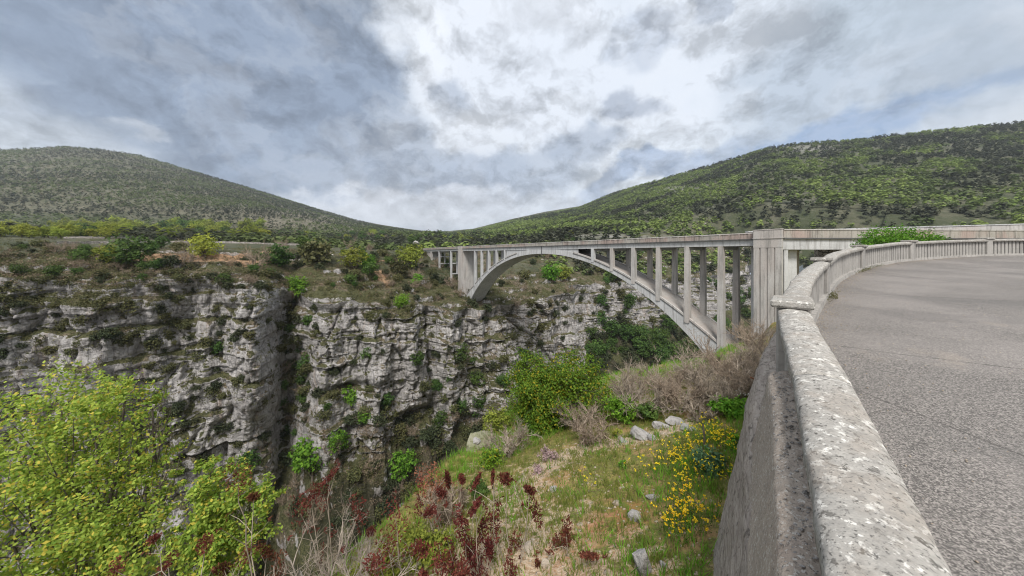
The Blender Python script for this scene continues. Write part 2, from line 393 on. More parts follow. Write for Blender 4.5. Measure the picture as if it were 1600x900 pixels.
def hill_mat():
    m, t = material('hill_ground'); P = t.obj
    n = t.noise(P, 0.02, 6, 0.65); n2 = t.noise(P, 0.12, 7, 0.7)
    c = t.mix(t.ramp(n, 0.35, 0.65), (0.05, 0.06, 0.03), (0.10, 0.098, 0.065))
    c = t.mix(t.ramp(n2, 0.45, 0.65, 0, 0.7), c, (0.035, 0.045, 0.022))
    c = t.mix(t.ramp(n2, 0.42, 0.30, 0, 0.5), c, (0.26, 0.235, 0.20))
    c = t.mix(t.math('MULTIPLY', attr(t, 'rock'), t.ramp(n2, 0.4, 0.55, 0.3, 1)), c, (0.27, 0.26, 0.25))
    c = t.mix(t.math('MULTIPLY', attr(t, 'dry'), 0.8), c, t.mix(t.ramp(n2, 0.4, 0.6), (0.19, 0.165, 0.125), (0.10, 0.095, 0.065)))
    t.put(t.b.inputs['Base Color'], c); bump(t, n2, 0.8, 4.0)
    return m
M['hill'] = hill_mat()

def near_mat():
    m, t = material('stony_grass_ground'); P = t.obj
    n = t.noise(P, 0.5, 6, 0.65); n2 = t.noise(P, 4, 7, 0.7); n3 = t.noise(P, 22, 5, 0.7)
    g = t.mix(t.ramp(n2, 0.35, 0.65), (0.12, 0.17, 0.03), (0.33, 0.28, 0.09))
    g = t.mix(t.ramp(n3, 0.4, 0.65), g, (0.14, 0.10, 0.05))
    g = t.mix(t.ramp(n, 0.5, 0.66, 0, 0.6), g, (0.27, 0.24, 0.05)); g = t.mix(t.ramp(t.noise(t.mapping(P, loc=(7, 2, 0)), 1.3, 5, 0.65), 0.52, 0.64, 0, 0.75), g, (0.38, 0.24, 0.12))
    s = t.mix(t.ramp(n3, 0.35, 0.6), (0.36, 0.235, 0.13), (0.56, 0.45, 0.33))
    s = t.mix(t.ramp(t.vor(P, 26), 0.10, 0.3), (0.55, 0.47, 0.39), s)
    k = t.math('ADD', attr(t, 'stony'), t.math('MULTIPLY', t.math('SUBTRACT', n2, 0.5), 1.6))
    c = t.mix(t.ramp(k, 0.42, 0.58), g, s)
    r = t.mix(t.ramp(n2, 0.4, 0.6), (0.33, 0.315, 0.305), (0.15, 0.14, 0.13))
    c = t.mix(t.ramp(nz(t), 0.55, 0.35), c, r)
    c = t.mix(t.math('MULTIPLY', attr(t, 'rust'), t.ramp(n2, 0.42, 0.56)), c, (0.33, 0.14, 0.065))
    t.put(t.b.inputs['Base Color'], c); bump(t, t.math('ADD', n2, n3), 0.8, 0.06)
    return m
M['near'] = near_mat()

def leaf_mat(name, a, b, c3=None, trans=0.35, rough=0.7):
    """two leaf tones picked per leaf, third tone for a few"""
    m, t = material(name)
    r = attr(t, 'rnd')
    oi = t.node('ShaderNodeObjectInfo').outputs['Random']
    c = t.mix(r, a, b)
    if c3: c = t.mix(t.ramp(r, 0.86, 0.9), c, c3)
    hs = t.node('ShaderNodeHueSaturation'); t.put(hs.inputs['Color'], c)
    t.put(hs.inputs['Value'], t.ramp(oi, 0, 1, 0.78, 1.22, False)); t.put(hs.inputs['Hue'], t.ramp(t.math('FRACT', t.math('MULTIPLY', oi, 7.3)), 0, 1, 0.485, 0.515, False))
    c = hs.outputs[0]
    t.put(t.b.inputs['Base Color'], c); t.b.inputs['Roughness'].default_value = rough
    tr = t.node('ShaderNodeBsdfTranslucent'); t.put(tr.inputs[0], c)
    mx = t.node('ShaderNodeMixShader'); mx.inputs[0].default_value = trans
    t.l.new(t.b.outputs[0], mx.inputs[1]); t.l.new(tr.outputs[0], mx.inputs[2]); t.l.new(mx.outputs[0], t.o.inputs[0])
    return m
M['leaf_dark'] = leaf_mat('evergreen_leaves', (0.022, 0.032, 0.014), (0.06, 0.07, 0.032), trans=0.15)
M['leaf_olive'] = leaf_mat('olive_leaves', (0.05, 0.06, 0.022), (0.13, 0.125, 0.05), trans=0.2)
M['leaf_mid'] = leaf_mat('mid_green_leaves', (0.035, 0.075, 0.018), (0.10, 0.17, 0.035), trans=0.3)
M['leaf_bright'] = leaf_mat('bright_green_leaves', (0.06, 0.16, 0.015), (0.17, 0.32, 0.03), trans=0.35)
M['leaf_yellow'] = leaf_mat('yellow_green_leaves', (0.12, 0.21, 0.028), (0.42, 0.50, 0.085), (0.50, 0.42, 0.07), trans=0.45)
M['leaf_round'] = leaf_mat('yellow_tinged_leaves', (0.05, 0.12, 0.012), (0.20, 0.30, 0.025), (0.32, 0.27, 0.02), trans=0.3)
M['leaf_spring'] = leaf_mat('spring_leaves', (0.15, 0.20, 0.03), (0.34, 0.37, 0.06), trans=0.35)
M['leaf_brown'] = leaf_mat('budding_brown_twigs', (0.13, 0.10, 0.065), (0.28, 0.22, 0.15), trans=0.15)
M['leaf_red'] = leaf_mat('dark_red_leaves', (0.095, 0.027, 0.017), (0.20, 0.065, 0.04), trans=0.3)
M['leaf_maroon'] = leaf_mat('maroon_leaves', (0.065, 0.016, 0.013), (0.16, 0.042, 0.030), trans=0.25)
M['leaf_rust'] = leaf_mat('rusty_pink_leaves', (0.20, 0.075, 0.045), (0.40, 0.17, 0.10), trans=0.3)
M['leaf_blue'] = leaf_mat('blue_green_leaves', (0.05, 0.12, 0.05), (0.16, 0.26, 0.13), trans=0.25)
M['grass'] = leaf_mat('grass_blades', (0.09, 0.17, 0.02), (0.30, 0.31, 0.08), (0.42, 0.34, 0.16), trans=0.35)
M['grass_lush'] = leaf_mat('lush_grass_blades', (0.07, 0.21, 0.015), (0.20, 0.38, 0.04), trans=0.35)
M['flower'] = leaf_mat('yellow_petals', (0.75, 0.50, 0.01), (0.85, 0.66, 0.03), trans=0.3)
M['heather'] = leaf_mat('mauve_dry_sprigs', (0.22, 0.15, 0.15), (0.42, 0.31, 0.31), trans=0.2)
M['white_petal'] = leaf_mat('white_petals', (0.7, 0.7, 0.66), (0.8, 0.8, 0.76), trans=0.2)

def bark(name, a, b, sc=6):
    m, t = material(name); P = t.obj
    n = t.noise(t.mapping(P, (1, 1, 0.4)), sc, 5, 0.65)
    t.put(t.b.inputs['Base Color'], t.mix(t.ramp(n, 0.35, 0.65), a, b)); bump(t, n, 0.5, 0.01); return m
M['bark'] = bark('grey_brown_bark', (0.07, 0.058, 0.046), (0.17, 0.145, 0.12))
M['twig'] = bark('grey_twigs', (0.22, 0.185, 0.15), (0.40, 0.34, 0.275))
M['twig_warm'] = bark('brown_twigs', (0.18, 0.14, 0.105), (0.36, 0.29, 0.225))
M['twig_pale'] = bark('pale_bare_branches', (0.17, 0.14, 0.115), (0.36, 0.31, 0.26))
M['rust'] = bark('rusty_iron', (0.12, 0.05, 0.03), (0.25, 0.11, 0.06), 25)
def rock_mat(name, a, b, dk):
    m, t = material(name); P = t.obj
    n = t.noise(P, 2.2, 7, 0.65); n2 = t.noise(P, 9, 6, 0.7)
    c = t.mix(t.ramp(n, 0.35, 0.65), a, b); c = t.mix(t.ramp(n2, 0.52, 0.68, 0, 0.8), c, dk)
    c = t.mix(t.ramp(n2, 0.40, 0.30, 0, 0.6), c, tuple(min(0.7, q * 1.25) for q in a))
    t.put(t.b.inputs['Base Color'], c); bump(t, t.math('ADD', n, n2), 0.8, 0.06); return m
M['rock'] = rock_mat('grey_limestone', (0.36, 0.345, 0.335), (0.24, 0.23, 0.22), (0.10, 0.095, 0.09))
M['rock_moss'] = rock_mat('mossy_limestone', (0.26, 0.25, 0.19), (0.12, 0.14, 0.05), (0.08, 0.085, 0.03))
M['pebble'] = rock_mat('pale_rubble', (0.42, 0.36, 0.29), (0.31, 0.25, 0.19), (0.20, 0.165, 0.13))
def masonry():
    m, t = material('rough_stone_masonry'); P = t.obj
    v = t.vor(P, 1.5, 'DISTANCE_TO_EDGE'); col = t.vor(P, 1.5, 'F1', 'Color')
    s = t.node('ShaderNodeSeparateColor'); t.l.new(col, s.inputs[0])
    c = t.mix(s.outputs[0], (0.28, 0.255, 0.235), (0.42, 0.39, 0.37)); c = t.mix(t.ramp(v, 0.02, 0.09), (0.05, 0.047, 0.043), c)
    c = t.mix(t.ramp(t.noise(P, 0.5, 5, 0.6), 0.5, 0.7, 0, 0.6), c, (0.12, 0.11, 0.095))
    t.put(t.b.inputs['Base Color'], c); bump(t, v, 0.8, 0.1); return m
M['masonry'] = masonry()
# ------------------------------------------------------------------ terrain shape functions
def interp(x, pts):
    xs, ys = zip(*pts); return np.interp(x, xs, ys)
def rim_s(p):
    b = interp(p, [(-200, 122), (-60, 122), (-14, 121), (-8, 119.5), (-5, 121), (-3.5, 123), (-0.5, 122.5), (2, 118), (5, 113), (8, 111), (30, 110), (60, 112), (90, 112), (112, 112), (118, 114), (123, 134), (132, 150), (200, 150), (300, 152), (600, 160)])
    return b + 2.2 * fbm(p / 22, p * 0, 3, 5)
def rim_z(p): return 1.6 * fbm(np.asarray(p, float) / 7, np.asarray(p, float) * 0 + 2, 3, 7) + interp(p, [(-200, -3), (-40, -6), (-8, -8), (-1, -13), (4, -14.5), (30, -17.5), (57, -22), (90, -20), (115, -18.5), (130, -20), (200, -21), (600, -20)])
def slope_len(p): return interp(p, [(-200, 34), (-5, 36), (30, 55), (60, 68), (115, 62), (150, 60), (600, 60)])
def far_side(s, p):
    """height of the far bank at distance s along the bridge, p across it"""
    t = s - rim_s(p); L = slope_len(p)
    k = np.clip(t / L, 0, 1)
    up = k ** 1.1
    zr = rim_z(p)
    z = zr + (1.0 - zr) * up + 0.066 * np.clip(t - L, 0, 200) * interp(p, [(0, 1), (60, 0.35), (110, 0.4)])
    return z
PX_L = [(-600, 300), (-100, 240), (100, 229), (156, 233), (220, 243), (300, 267), (400, 297), (500, 328), (560, 345), (620, 355), (680, 363), (720, 368), (3000, 380)]
PX_R = [(-3000, 380), (640, 370), (690, 362), (740, 357), (800, 342), (850, 331), (905, 322), (960, 302), (1000, 290), (1100, 262), (1200, 232), (1260, 224), (1350, 218), (1444, 207), (1600, 192), (1800, 180), (2600, 200)]
def hills(X, Y):
    a = X / Y; px = 800 + F * a
    out = None
    # left hill
    Yr = interp(px, [(0, 1250), (400, 1500), (700, 2100)]); yr = interp(px, PX_L)
    zr = (397 - yr) / F * Yr; Yb = interp(px, [(0, 420), (400, 470), (700, 700)]); zb = (397 - interp(px, [(0, 350), (300, 352), (500, 358), (700, 368)])) / F * Yb
    t = (Y - Yb) / (Yr - Yb); sh = np.where(t < 1, np.clip(t, 0, 1) ** 1.12, 1 - 0.3 * (t - 1))
    zl = zb + (zr - zb) * sh
    zl = zl + np.clip(t, 0, 1) * 9 * fbm(X / 170, Y / 170, 4, 11) * (1 - sstep(t, 0.85, 1.0))
    # right hill
    Yr = interp(px, [(690, 2000), (900, 1700), (1000, 1250), (1250, 900), (1444, 800), (1900, 700)]); yr = interp(px, PX_R)
    zr = (397 - yr) / F * Yr; Yb = interp(px, [(690, 700), (900, 420), (1200, 300), (1700, 260)]); zb = (397 - interp(px, [(690, 374), (900, 362), (1200, 360), (1444, 352), (1900, 340)])) / F * Yb
    t2 = (Y - Yb) / (Yr - Yb); sh = np.where(t2 < 1, np.clip(t2, 0, 1) ** 1.08, 1 - 0.3 * (t2 - 1))
    z2 = zb + (zr - zb) * sh
    z2 = z2 + np.clip(t2, 0, 1) * 7 * fbm(X / 130, Y / 130, 4, 21) * (1 - sstep(t2, 0.85, 1.0))
    return np.where(px < 690, zl, np.where(px > 690, z2, zl)), np.where(px < 690, Yb, Yb)
def near_plateau(s, p):
    return 1.5 + 0 * s
def canyon_mask(s, p):
    """1 inside the gorge"""
    lo = interp(p, [(-200, 10), (60, 22), (150, 25), (450, 30)])
    return (s > lo) & (s < rim_s(p)) & (p < 440)
def land(X, Y):
    s, p = SP(X, Y)
    fs = far_side(s, p)
    lo = interp(p, [(-200, 10), (60, 22), (150, 25), (450, 30)])
    ns = 1.0 - 1.3 * np.clip(s - lo + 14, 0, 200)
    H = np.where(s > 75, fs, np.maximum(ns, -160))
    H = np.where(p > 440, np.maximum(H, -18 + (p - 440) * 0.3), H) if True else H
    H = np.minimum(H, 60)
    hz, Yb = hills(X, Y)
    dist0 = interp(X / Y, [(-2.5, 170), (-0.3, 260), (0.2, 220), (0.6, 180), (2.5, 150)])
    w = sstep(Y, dist0, Yb)
    ws = np.where(s > 75, sstep(s - rim_s(p), 0, 75), sstep(lo - s, 0, 60))
    w = np.where(X / Y > 0.1, w * np.maximum(ws, sstep(p, 400, 520)), w)
    z = H * (1 - w) + hz * w
    z = z + 0.5 * fbm(X / 9, Y / 9, 3, 31) * sstep(Y, 60, 200)
    return z

# far land sheet, one grid in bearing and distance
na, nd = 980, 330
a = np.concatenate([np.linspace(-3.6, -2.0, 120)[:-1], np.linspace(-2.0, 2.0, 742), np.linspace(2.0, 3.6, 120)[1:]]); na = len(a); d = 55 * (6500 / 55) ** (np.linspace(0, 1, nd) ** 0.95)
A, D = np.meshgrid(a, d, indexing='ij'); Xg = A * D; Yg = D
Zg = land(Xg, Yg)
sg, pg = SP(Xg, Yg)
Zg = Zg - np.where(sg < rim_s(pg) + 32, 4 * (pg < 560) * (sg > 60), 0)
rockm = np.clip(sstep(fbm(Xg / 60, Yg / 60, 4, 41), 0.35, 0.5), 0, 1)
pxg = 800 + F * A; pyg = 397 - F * Zg / D
dry = np.exp(-(((pxg - 470) / 130) ** 2 + ((pyg - 345) / 16) ** 2)) * 1.3 + 0.35 * (pxg < 660) * (pyg < 335)
crag = 0.8 * np.exp(-(((pxg - 960) / 75) ** 2 + ((pyg - 369) / 3) ** 2)) + np.exp(-(((pxg - 1265) / 50) ** 2 + ((pyg - 232) / 8) ** 2)) * 0.6 + np.exp(-(((pxg - 1060) / 40) ** 2 + ((pyg - 295) / 7) ** 2)) * 0.6
keep = ((sg > rim_s(pg) + 22) | (pg > 430) | (sg < 30))
kf = keep[:-1, :-1] & keep[1:, :-1] & keep[1:, 1:] & keep[:-1, 1:]
V = np.stack([Xg, Yg, Zg], -1).reshape(-1, 3)
hill_o = mesh_obj('hills', V, grid_faces(na, nd, kf), M['hill'], smooth=True, attrs={'rock': np.clip(rockm * 0.15 + crag, 0, 1).ravel(), 'dry': np.clip(dry, 0, 1).ravel()})
tag(hill_o, kind='structure')

# ------------------------------------------------------------------ far wall of the gorge: cliff, ledges, terraced slope above
def ledges(z, p, h, w, seed):
    """turns an even face into beds: returns outward push for height z"""
    zz = z + 1.2 * fbm(p / 30, z * 0 + 3, 3, seed + 3) + 0.5 * fbm(p / 6, z / 6, 2, seed + 5)
    i = np.floor(zz / h); fr = zz / h - i
    push = (_hash(i, np.floor(p / 9 + 0.7 * _hash(i, i * 0, i * 0, seed)), i * 0, seed) - 0.5) * 2 * w
    shape = (fr - 0.5) * -0.22 * h - 0.16 * h * np.exp(-((fr - 0.93) / 0.08) ** 2)
    return push + shape
pc = np.concatenate([np.arange(-190, -100, 1.0), np.arange(-100, 124, 0.33), np.arange(124, 200, 0.55), np.arange(200, 452, 1.1)])
cl = np.linspace(0, 1, 240); lowr = np.linspace(0, 1, 60); upr = np.linspace(0, 1, 130)
P1 = pc[:, None]; rs = rim_s(P1); rz = rim_z(P1); Ls = slope_len(P1)
zf = interp(P1, [(-200, -66), (-5, -66), (5, -60), (60, -62), (110, -66), (135, -52), (450, -58)])
# lower slope rows
zl = -165 + (zf + 165) * lowr[None, :-1]; kslope = interp(P1, [(-200, 0.42), (0, 0.5), (110, 0.55), (135, 0.95), (450, 0.95)])
zc_ = zf + (rz - zf) * cl[None, :]
def bend(Zq): return (2.6 * fbm(Zq / 13, Zq * 0 + 5, 3, 171) + 0.05 * (Zq + 12)) * sstep(rz - Zq, 0, 7)
sc_ = rim_s(P1 - bend(zc_)) - 5 * (1 - cl[None, :]) ** 1.3
sl = rim_s(P1 - bend(zl)) - 5 - (zf - zl) * kslope
up_t = upr[None, 1:] ** 1.25 * 58
su = rs + up_t; 
Pu = P1 + 0 * su
zu = land(*W2(su, Pu))
S = np.concatenate([sl + 0 * zl, sc_, su], 1); Z = np.concatenate([zl, zc_, zu], 1); Pp = P1 + 0 * S
row = np.concatenate([np.zeros(59), np.ones(240), np.full(129, 2)])[None, :] + 0 * S
# big buttresses, blocks, beds
relief = 3.0 * fbm(Pp / 30, Z / 70, 2, 51) + 12.0 * np.abs(fbm(Pp / 15, Z / 90, 2, 53)) - 3.3 + 2.8 * np.abs(fbm(Pp / 6, Z / 26, 3, 61)) - 0.7 + 1.0 * fbm(Pp / 2, Z / 3, 3, 63)
f1, f2, idc = cell2(Pp / 5.5 + 0.35 * fbm(Pp / 5, Z / 5, 2, 71), Z / 14, 81)
blocks = (idc - 0.5) * 3.4 - 1.1 * np.exp(-((f2 - f1) / 0.09) ** 2)
g1, g2, idg = cell2(Pp / 1.9, Z / 3.2 + 0.3 * fbm(Pp / 4, Z / 4, 2, 73), 91)
blocks = blocks + (idg - 0.5) * 0.55 - 0.5 * np.exp(-((g2 - g1) / 0.12) ** 2)
beds = ledges(Z, Pp, 3.4, 0.9, 101) + 0.6 * ledges(Z, Pp, 8.5, 1.5, 111)
cave = 7 * np.exp(-(((Pp - 33) / 7) ** 2 + ((Z + 55) / 3.5) ** 2)) + 6 * np.exp(-(((Pp - 52) / 6) ** 2 + ((Z + 62) / 5) ** 2)) + 3.5 * np.exp(-(((Pp - 14) / 9) ** 2 + ((Z + 41) / 1.6) ** 2)) + 4 * np.exp(-(((Pp - 24) / 5) ** 2 + ((Z + 47) / 2.5) ** 2))
gcen = -1.2 + 0.05 * (Z + 12) * (Z < -12) + 2.6 * fbm(Z / 13, Z * 0 + 5, 3, 171)
gully = (5.5 + 2 * fbm(Z / 9, Pp / 9, 3, 70)) * np.exp(-np.abs((Pp - gcen) / 5.0) ** 1.6)
zw = Z - rz + 2.0 * fbm(Pp / 26, Pp * 0, 3, 66) + 0.6 * fbm(Pp / 5, Z / 8, 2, 67)
bench = 0
for (zb_, dep, sd_) in ((-5, 1.7, 1), (-12, 1.7, 2), (-19.5, 2.0, 3), (-28, 1.8, 4), (-37, 1.4, 5)):
    amt = np.clip(0.75 + 1.2 * fbm(Pp / 18, Pp * 0 + zb_, 3, 300 + sd_), 0.15, 1.5)
    bench = bench + dep * amt * (1 - sstep(zw - zb_, -0.7, 0.35))
rough = np.clip(0.62 + 1.3 * fbm(Pp / 20, Z / 16, 3, 65), 0.12, 1.15)
blocks = blocks * rough
push = relief + bench * (row < 2) + blocks + 0.9 * fbm(Pp / 1.1, Z / 9, 3, 68) + beds * rough * (0.55 + 0.5 * fbm(Pp / 20, Z / 10, 2, 64)) + 5.5 * np.exp(-((Pp + 10) / 4.5) ** 2) * sstep(Z, -48, -38) - cave
atten = np.where(row == 1, 1.0, np.where(row == 0, 0.85 * (1 - 0.4 * (zf - Z) / 100), 0))
edge = np.clip((rz - Z) / 3.0, 0, 1); edge = np.where(row == 1, 0.25 + 0.75 * edge, 1)
S2 = S - push * atten * edge + gully * np.where(row == 2, 0, 1) * 1.0
S2 = S2 + np.where(row == 2, -(push[:, 298][:, None] * 0.25 - gully[:, 298][:, None]) * np.exp(-(S - rs) / 6.0), 0)
# upper slope: rough with stepped rock bands
zt = Z + 1.6 * fbm(Pp / 14, S / 8, 4, 121)
h = 2.7; q = (zt + 0.8 * fbm(Pp / 30, S / 30, 3, 131)) / h; iq = np.floor(q); fq = q - iq
band = (iq + sstep(fq, 0.70, 0.88)) * h - 0.8 * fbm(Pp / 30, S / 30, 3, 131)
bw = np.clip(0.75 + 1.6 * fbm(Pp / 25, S / 12, 3, 141), 0, 1)
Zup = zt * (1 - bw) + band * bw
fadeu = sstep(S - rs, 0, 3) * (1 - sstep(S - rs, 48, 58))
Zn = np.where(row == 2, Z * (1 - fadeu) + Zup * fadeu, Z + 0.4 * fbm(Pp / 3, Z / 3, 2, 151))
Xc, Yc = W2(S2, Pp)
veg = np.where(row == 0, 0.45, 0) + np.where(row == 2, 0.0, 0) + 0.55 * fbm(Pp / 13, (Z + S) / 7, 3, 161) + 0.12 * (row == 1) * (Pp < -14) + 0.4 * np.exp(-((Pp - gcen) / 4) ** 2) * (row < 2) + np.where(row == 1, -0.18, 0)
veg = veg + 0.5 * sstep(-Z, 48, 66) * (row == 1) * sstep(Pp, -12, 0) + 0.25 * (Pp > 126) * (row == 0)
OCHRE = [(-18, 148, 5, 7), (-10, 150, 4.5, 8), (-28, 149, 4, 5), (29, 148, 2.6, 18), (35, 158, 2.4, 12), (-38, 148, 8, 4), (22, 152, 2, 6)]
och = 0
for (op, os_, rp, rs_) in OCHRE: och = och + np.exp(-(((Pp - op) / rp) ** 2 + ((S2 - os_) / rs_) ** 2))
V = np.stack([Xc, Yc, Zn], -1).reshape(-1, 3)
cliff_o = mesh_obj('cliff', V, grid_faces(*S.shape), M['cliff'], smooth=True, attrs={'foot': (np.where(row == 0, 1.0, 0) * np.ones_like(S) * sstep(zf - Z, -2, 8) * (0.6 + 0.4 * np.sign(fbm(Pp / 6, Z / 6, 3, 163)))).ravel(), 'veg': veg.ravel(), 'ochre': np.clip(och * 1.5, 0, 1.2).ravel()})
tag(cliff_o, kind='structure')
# gorge floor
mb = MB(); mb.box(-60, 130, -200, 600, -172, -160)
tag(mb.build('gorge_floor', M['cliff']), kind='structure')

# ------------------------------------------------------------------ belvedere wall line and road plane
def road_z(X, Y): return -1.78 + 0.006 * X + 0.095 * Y
WALL = [(-6.0, -8.3), (-2.85, -4.0), (0.31, 0.0), (1.74, 1.8), (3.15, 3.6), (5.0, 5.5), (7.45, 7.7), (10.0, 9.85), (12.8, 11.8), (15.3, 13.25), (18.0, 14.5), (24, 16.2), (31, 16.8), (40, 16)]
def catmull(pts, n):
    P = [np.array(q, float) for q in pts]; P = [2 * P[0] - P[1]] + P + [2 * P[-1] - P[-2]]; out = []
    for i in range(1, len(P) - 2):
        for k in range(n):
            t = k / n
            out.append(0.5 * ((2 * P[i]) + (-P[i - 1] + P[i + 1]) * t + (2 * P[i - 1] - 5 * P[i] + 4 * P[i + 1] - P[i + 2]) * t * t + (-P[i - 1] + 3 * P[i] - 3 * P[i + 1] + P[i + 2]) * t ** 3))
    out.append(P[-2]); return np.array(out)
WL = catmull(WALL, 40)
seg = np.hypot(*(WL[1:] - WL[:-1]).T); WARC = np.concatenate([[0], np.cumsum(seg)])
def wall_at(u):
    """point and left-hand (downhill) normal at arc length u"""
    x = np.interp(u, WARC, WL[:, 0]); y = np.interp(u, WARC, WL[:, 1])
    x2 = np.interp(u + 0.05, WARC, WL[:, 0]); y2 = np.interp(u + 0.05, WARC, WL[:, 1])
    x1 = np.interp(u - 0.05, WARC, WL[:, 0]); y1 = np.interp(u - 0.05, WARC, WL[:, 1])
    dx, dy = x2 - x1, y2 - y1; l = np.hypot(dx, dy) + 1e-9
    return x, y, -dy / l, dx / l
def wall_dist(X, Y):
    """signed distance, positive on the downhill side"""
    shp = X.shape; X = X.ravel(); Y = Y.ravel(); best = np.full(X.shape, 1e9); sgn = np.ones(X.shape)
    w = WL[::8]
    for i in range(len(w) - 1):
        ax, ay = w[i]; bx, by = w[i + 1]; dx, dy = bx - ax, by - ay; L2 = dx * dx + dy * dy
        t = np.clip(((X - ax) * dx + (Y - ay) * dy) / L2, 0, 1)
        qx = X - ax - t * dx; qy = Y - ay - t * dy; dd = np.hypot(qx, qy)
        cr = dx * (Y - ay) - dy * (X - ax)
        upd = dd < best; best = np.where(upd, dd, best); sgn = np.where(upd, np.sign(cr), sgn)
    return (best * sgn).reshape(shp)
def near_edge(p): return interp(p, [(-80, 1), (-20, 2), (-6, 3.5), (0, 5.5), (4, 9), (8, 12), (14, 11.5), (20, 8.5), (27, 7.5), (40, 10), (50, 15), (60, 18), (130, 22)]) + 0.8 * fbm(p / 3, p * 0, 3, 171)
def near_z(s, p):
    X, Y = W2(s, p)
    zf = interp(p, [(-80, -5), (0, -3.9), (10, -3.75), (20, -3.4), (45, -4.2), (55, -5), (80, -4)])
    e = near_edge(p)
    z = zf - 0.36 * (np.minimum(s, e) - 3) - 0.35 * 0
    drop = np.clip(s - e, 0, 300)
    z = z - drop * 1.35 - 0.5 * np.clip(drop, 0, 4)
    z = z + 0.10 * fbm(s / 1.2, p / 1.2, 4, 181) + 0.45 * fbm(s / 6, p / 6, 3, 183) * sstep(s, 3, 8) + 1.5 * fbm(s / 5, p / 5, 4, 185) * sstep(drop, 0, 6)
    return z, drop
def warp(c, lo, hi, n, k=4.0):
    """grid coordinate fine near c"""
    t = np.linspace(-1, 1, n); q = np.sinh(t * k) / np.sinh(k)
    return np.where(q < 0, c + q * (c - lo), c + q * (hi - c))
ss = warp(6, -70, 75, 520, 3.6); pp = warp(5, -75, 140, 620, 3.8)
Sn, Pn = np.meshgrid(ss, pp, indexing='ij'); Xn, Yn = W2(Sn, Pn)
Zn2, dropn = near_z(Sn, Pn)
wd = wall_dist(Xn, Yn)
rz_ = road_z(Xn, Yn) - 0.30
rz_ = np.minimum(rz_, 2.0)
w = sstep(wd, 0.12, 0.42)
# past the end of the wall the bank rises gently to the approach road
Zn2 = rz_ * (1 - w) + np.minimum(Zn2, rz_ - 0.1) * w
stony = 0.6 * np.exp(-((Sn - interp(Pn, [(3.5, 5.0), (4.3, 5.4), (5.6, 5.5), (7.6, 4.4), (9, 4.2)])) / 0.38) ** 2) * sstep(Pn, 3.2, 4.2) * (1 - sstep(Pn, 7.8, 8.6)) + 0.42 * np.exp(-(((Sn - 3.3) / 1.8) ** 2 + ((Pn - 1.6) / 2.2) ** 2)) + 0.2 * np.exp(-(((Sn - 7) / 1.5) ** 2 + ((Pn - 4) / 1.5) ** 2)) + 0.20 + 0.12 * (Sn < 6) * (Pn < 4)
rust = np.exp(-(((Sn - 3.0) / 0.35) ** 2 + ((Pn - 3.6) / 0.9) ** 2)) + 0.5 * np.exp(-(((Sn - 5.2) / 0.5) ** 2 + ((Pn - 4) / 0.6) ** 2))
V = np.stack([Xn, Yn, Zn2], -1).reshape(-1, 3)
near_o = mesh_obj('hillside_ground', V, grid_faces(*Sn.shape), M['near'], smooth=True, attrs={'stony': np.clip(stony, 0, 1).ravel(), 'rust': np.clip(rust, 0, 1).ravel()})
tag(near_o, kind='structure')
# ------------------------------------------------------------------ the arch bridge
BAY = 5.72; T0 = 25.2
def S_of(t): return T0 + BAY * t
CROWN = S_of(8.5)
def z_in(d): return 0.1 - 0.0063 * d * d - 1.1e-6 * d ** 4
def z_ex(d): return 1.6 - 0.0074 * d * d
P0, P1_ = 60.0, 66.6
DB, DT, PT = 1.32, 2.25, 3.38      # girder underside, girder top, parapet top
bx_, by_ = W2(17.1, 63.3)
bridge = empty('arch_bridge', (0, 0, 0))
tag(bridge, 'long pale concrete arch bridge on slender columns spanning the gorge', 'bridge')
def arch_rings(pa, pb, grow_out=0.0, lift=0.0):
    rings = []
    for i in range(97):
        d = -51 + 102 * i / 96
        s = CROWN + d
        zi, ze = z_in(d) - lift, z_ex(d) + lift
        ze = min(ze, DB + 0.02) if lift == 0 else ze
        x0, y0 = W2(s, pa - grow_out); x1, y1 = W2(s, pb + grow_out)
        rings.append([(x0, y0, zi), (x1, y1, zi), (x1, y1, ze), (x0, y0, ze)])
    return rings
mb = MB(); mb.loft(arch_rings(P0 + 0.08, P1_ - 0.08)); mb.build('arch_rib', M['conc'], bridge)
for sd_ in (-1, 1):
    mb = MB(); rings = []
    for i in range(40):
        d = 13.0 + 38 * i / 39; s = CROWN + sd_ * d; ze = z_ex(d)
        x0, y0 = W2(s, P0 + 0.43); x1, y1 = W2(s, P1_ - 0.43)
        rings.append([(x0, y0, ze - 0.1), (x1, y1, ze - 0.1), (x1, y1, ze + 0.03), (x0, y0, ze + 0.03)])
    mb.loft(rings); mb.build('arch_back', M['arch_back'], bridge)
# raised kerb along both edges of the back of the arch
for (a, b) in ((P0 + 0.02, P0 + 0.42), (P1_ - 0.42, P1_ - 0.02)):
    for sd_ in (-1, 1):
        mb = MB(); rings = []
        for i in range(40):
            d = 13.0 + 38 * i / 39; s = CROWN + sd_ * d; ze = z_ex(d)
            x0, y0 = W2(s, a); x1, y1 = W2(s, b)
            rings.append([(x0, y0, ze - 0.12), (x1, y1, ze - 0.12), (x1, y1, ze + 0.24), (x0, y0, ze + 0.24)])
        mb.loft(rings); mb.build('arch_kerb', M['conc_warm'], bridge)
# a dark line under each kerb on the visible faces
for sd_ in (-1, 1):
    mb = MB(); rings = []
    for i in range(40):
        d = 13.0 + 38 * i / 39; s = CROWN + sd_ * d; ze = z_ex(d)
        x0, y0 = W2(s, P0 - 0.005); x1, y1 = W2(s, P0 + 0.06)
        rings.append([(x0, y0, ze - 0.30), (x1, y1, ze - 0.30), (x1, y1, ze - 0.13), (x0, y0, ze - 0.13)])
    mb.loft(rings); mb.build('arch_dark_band', M['conc_dark'], bridge)
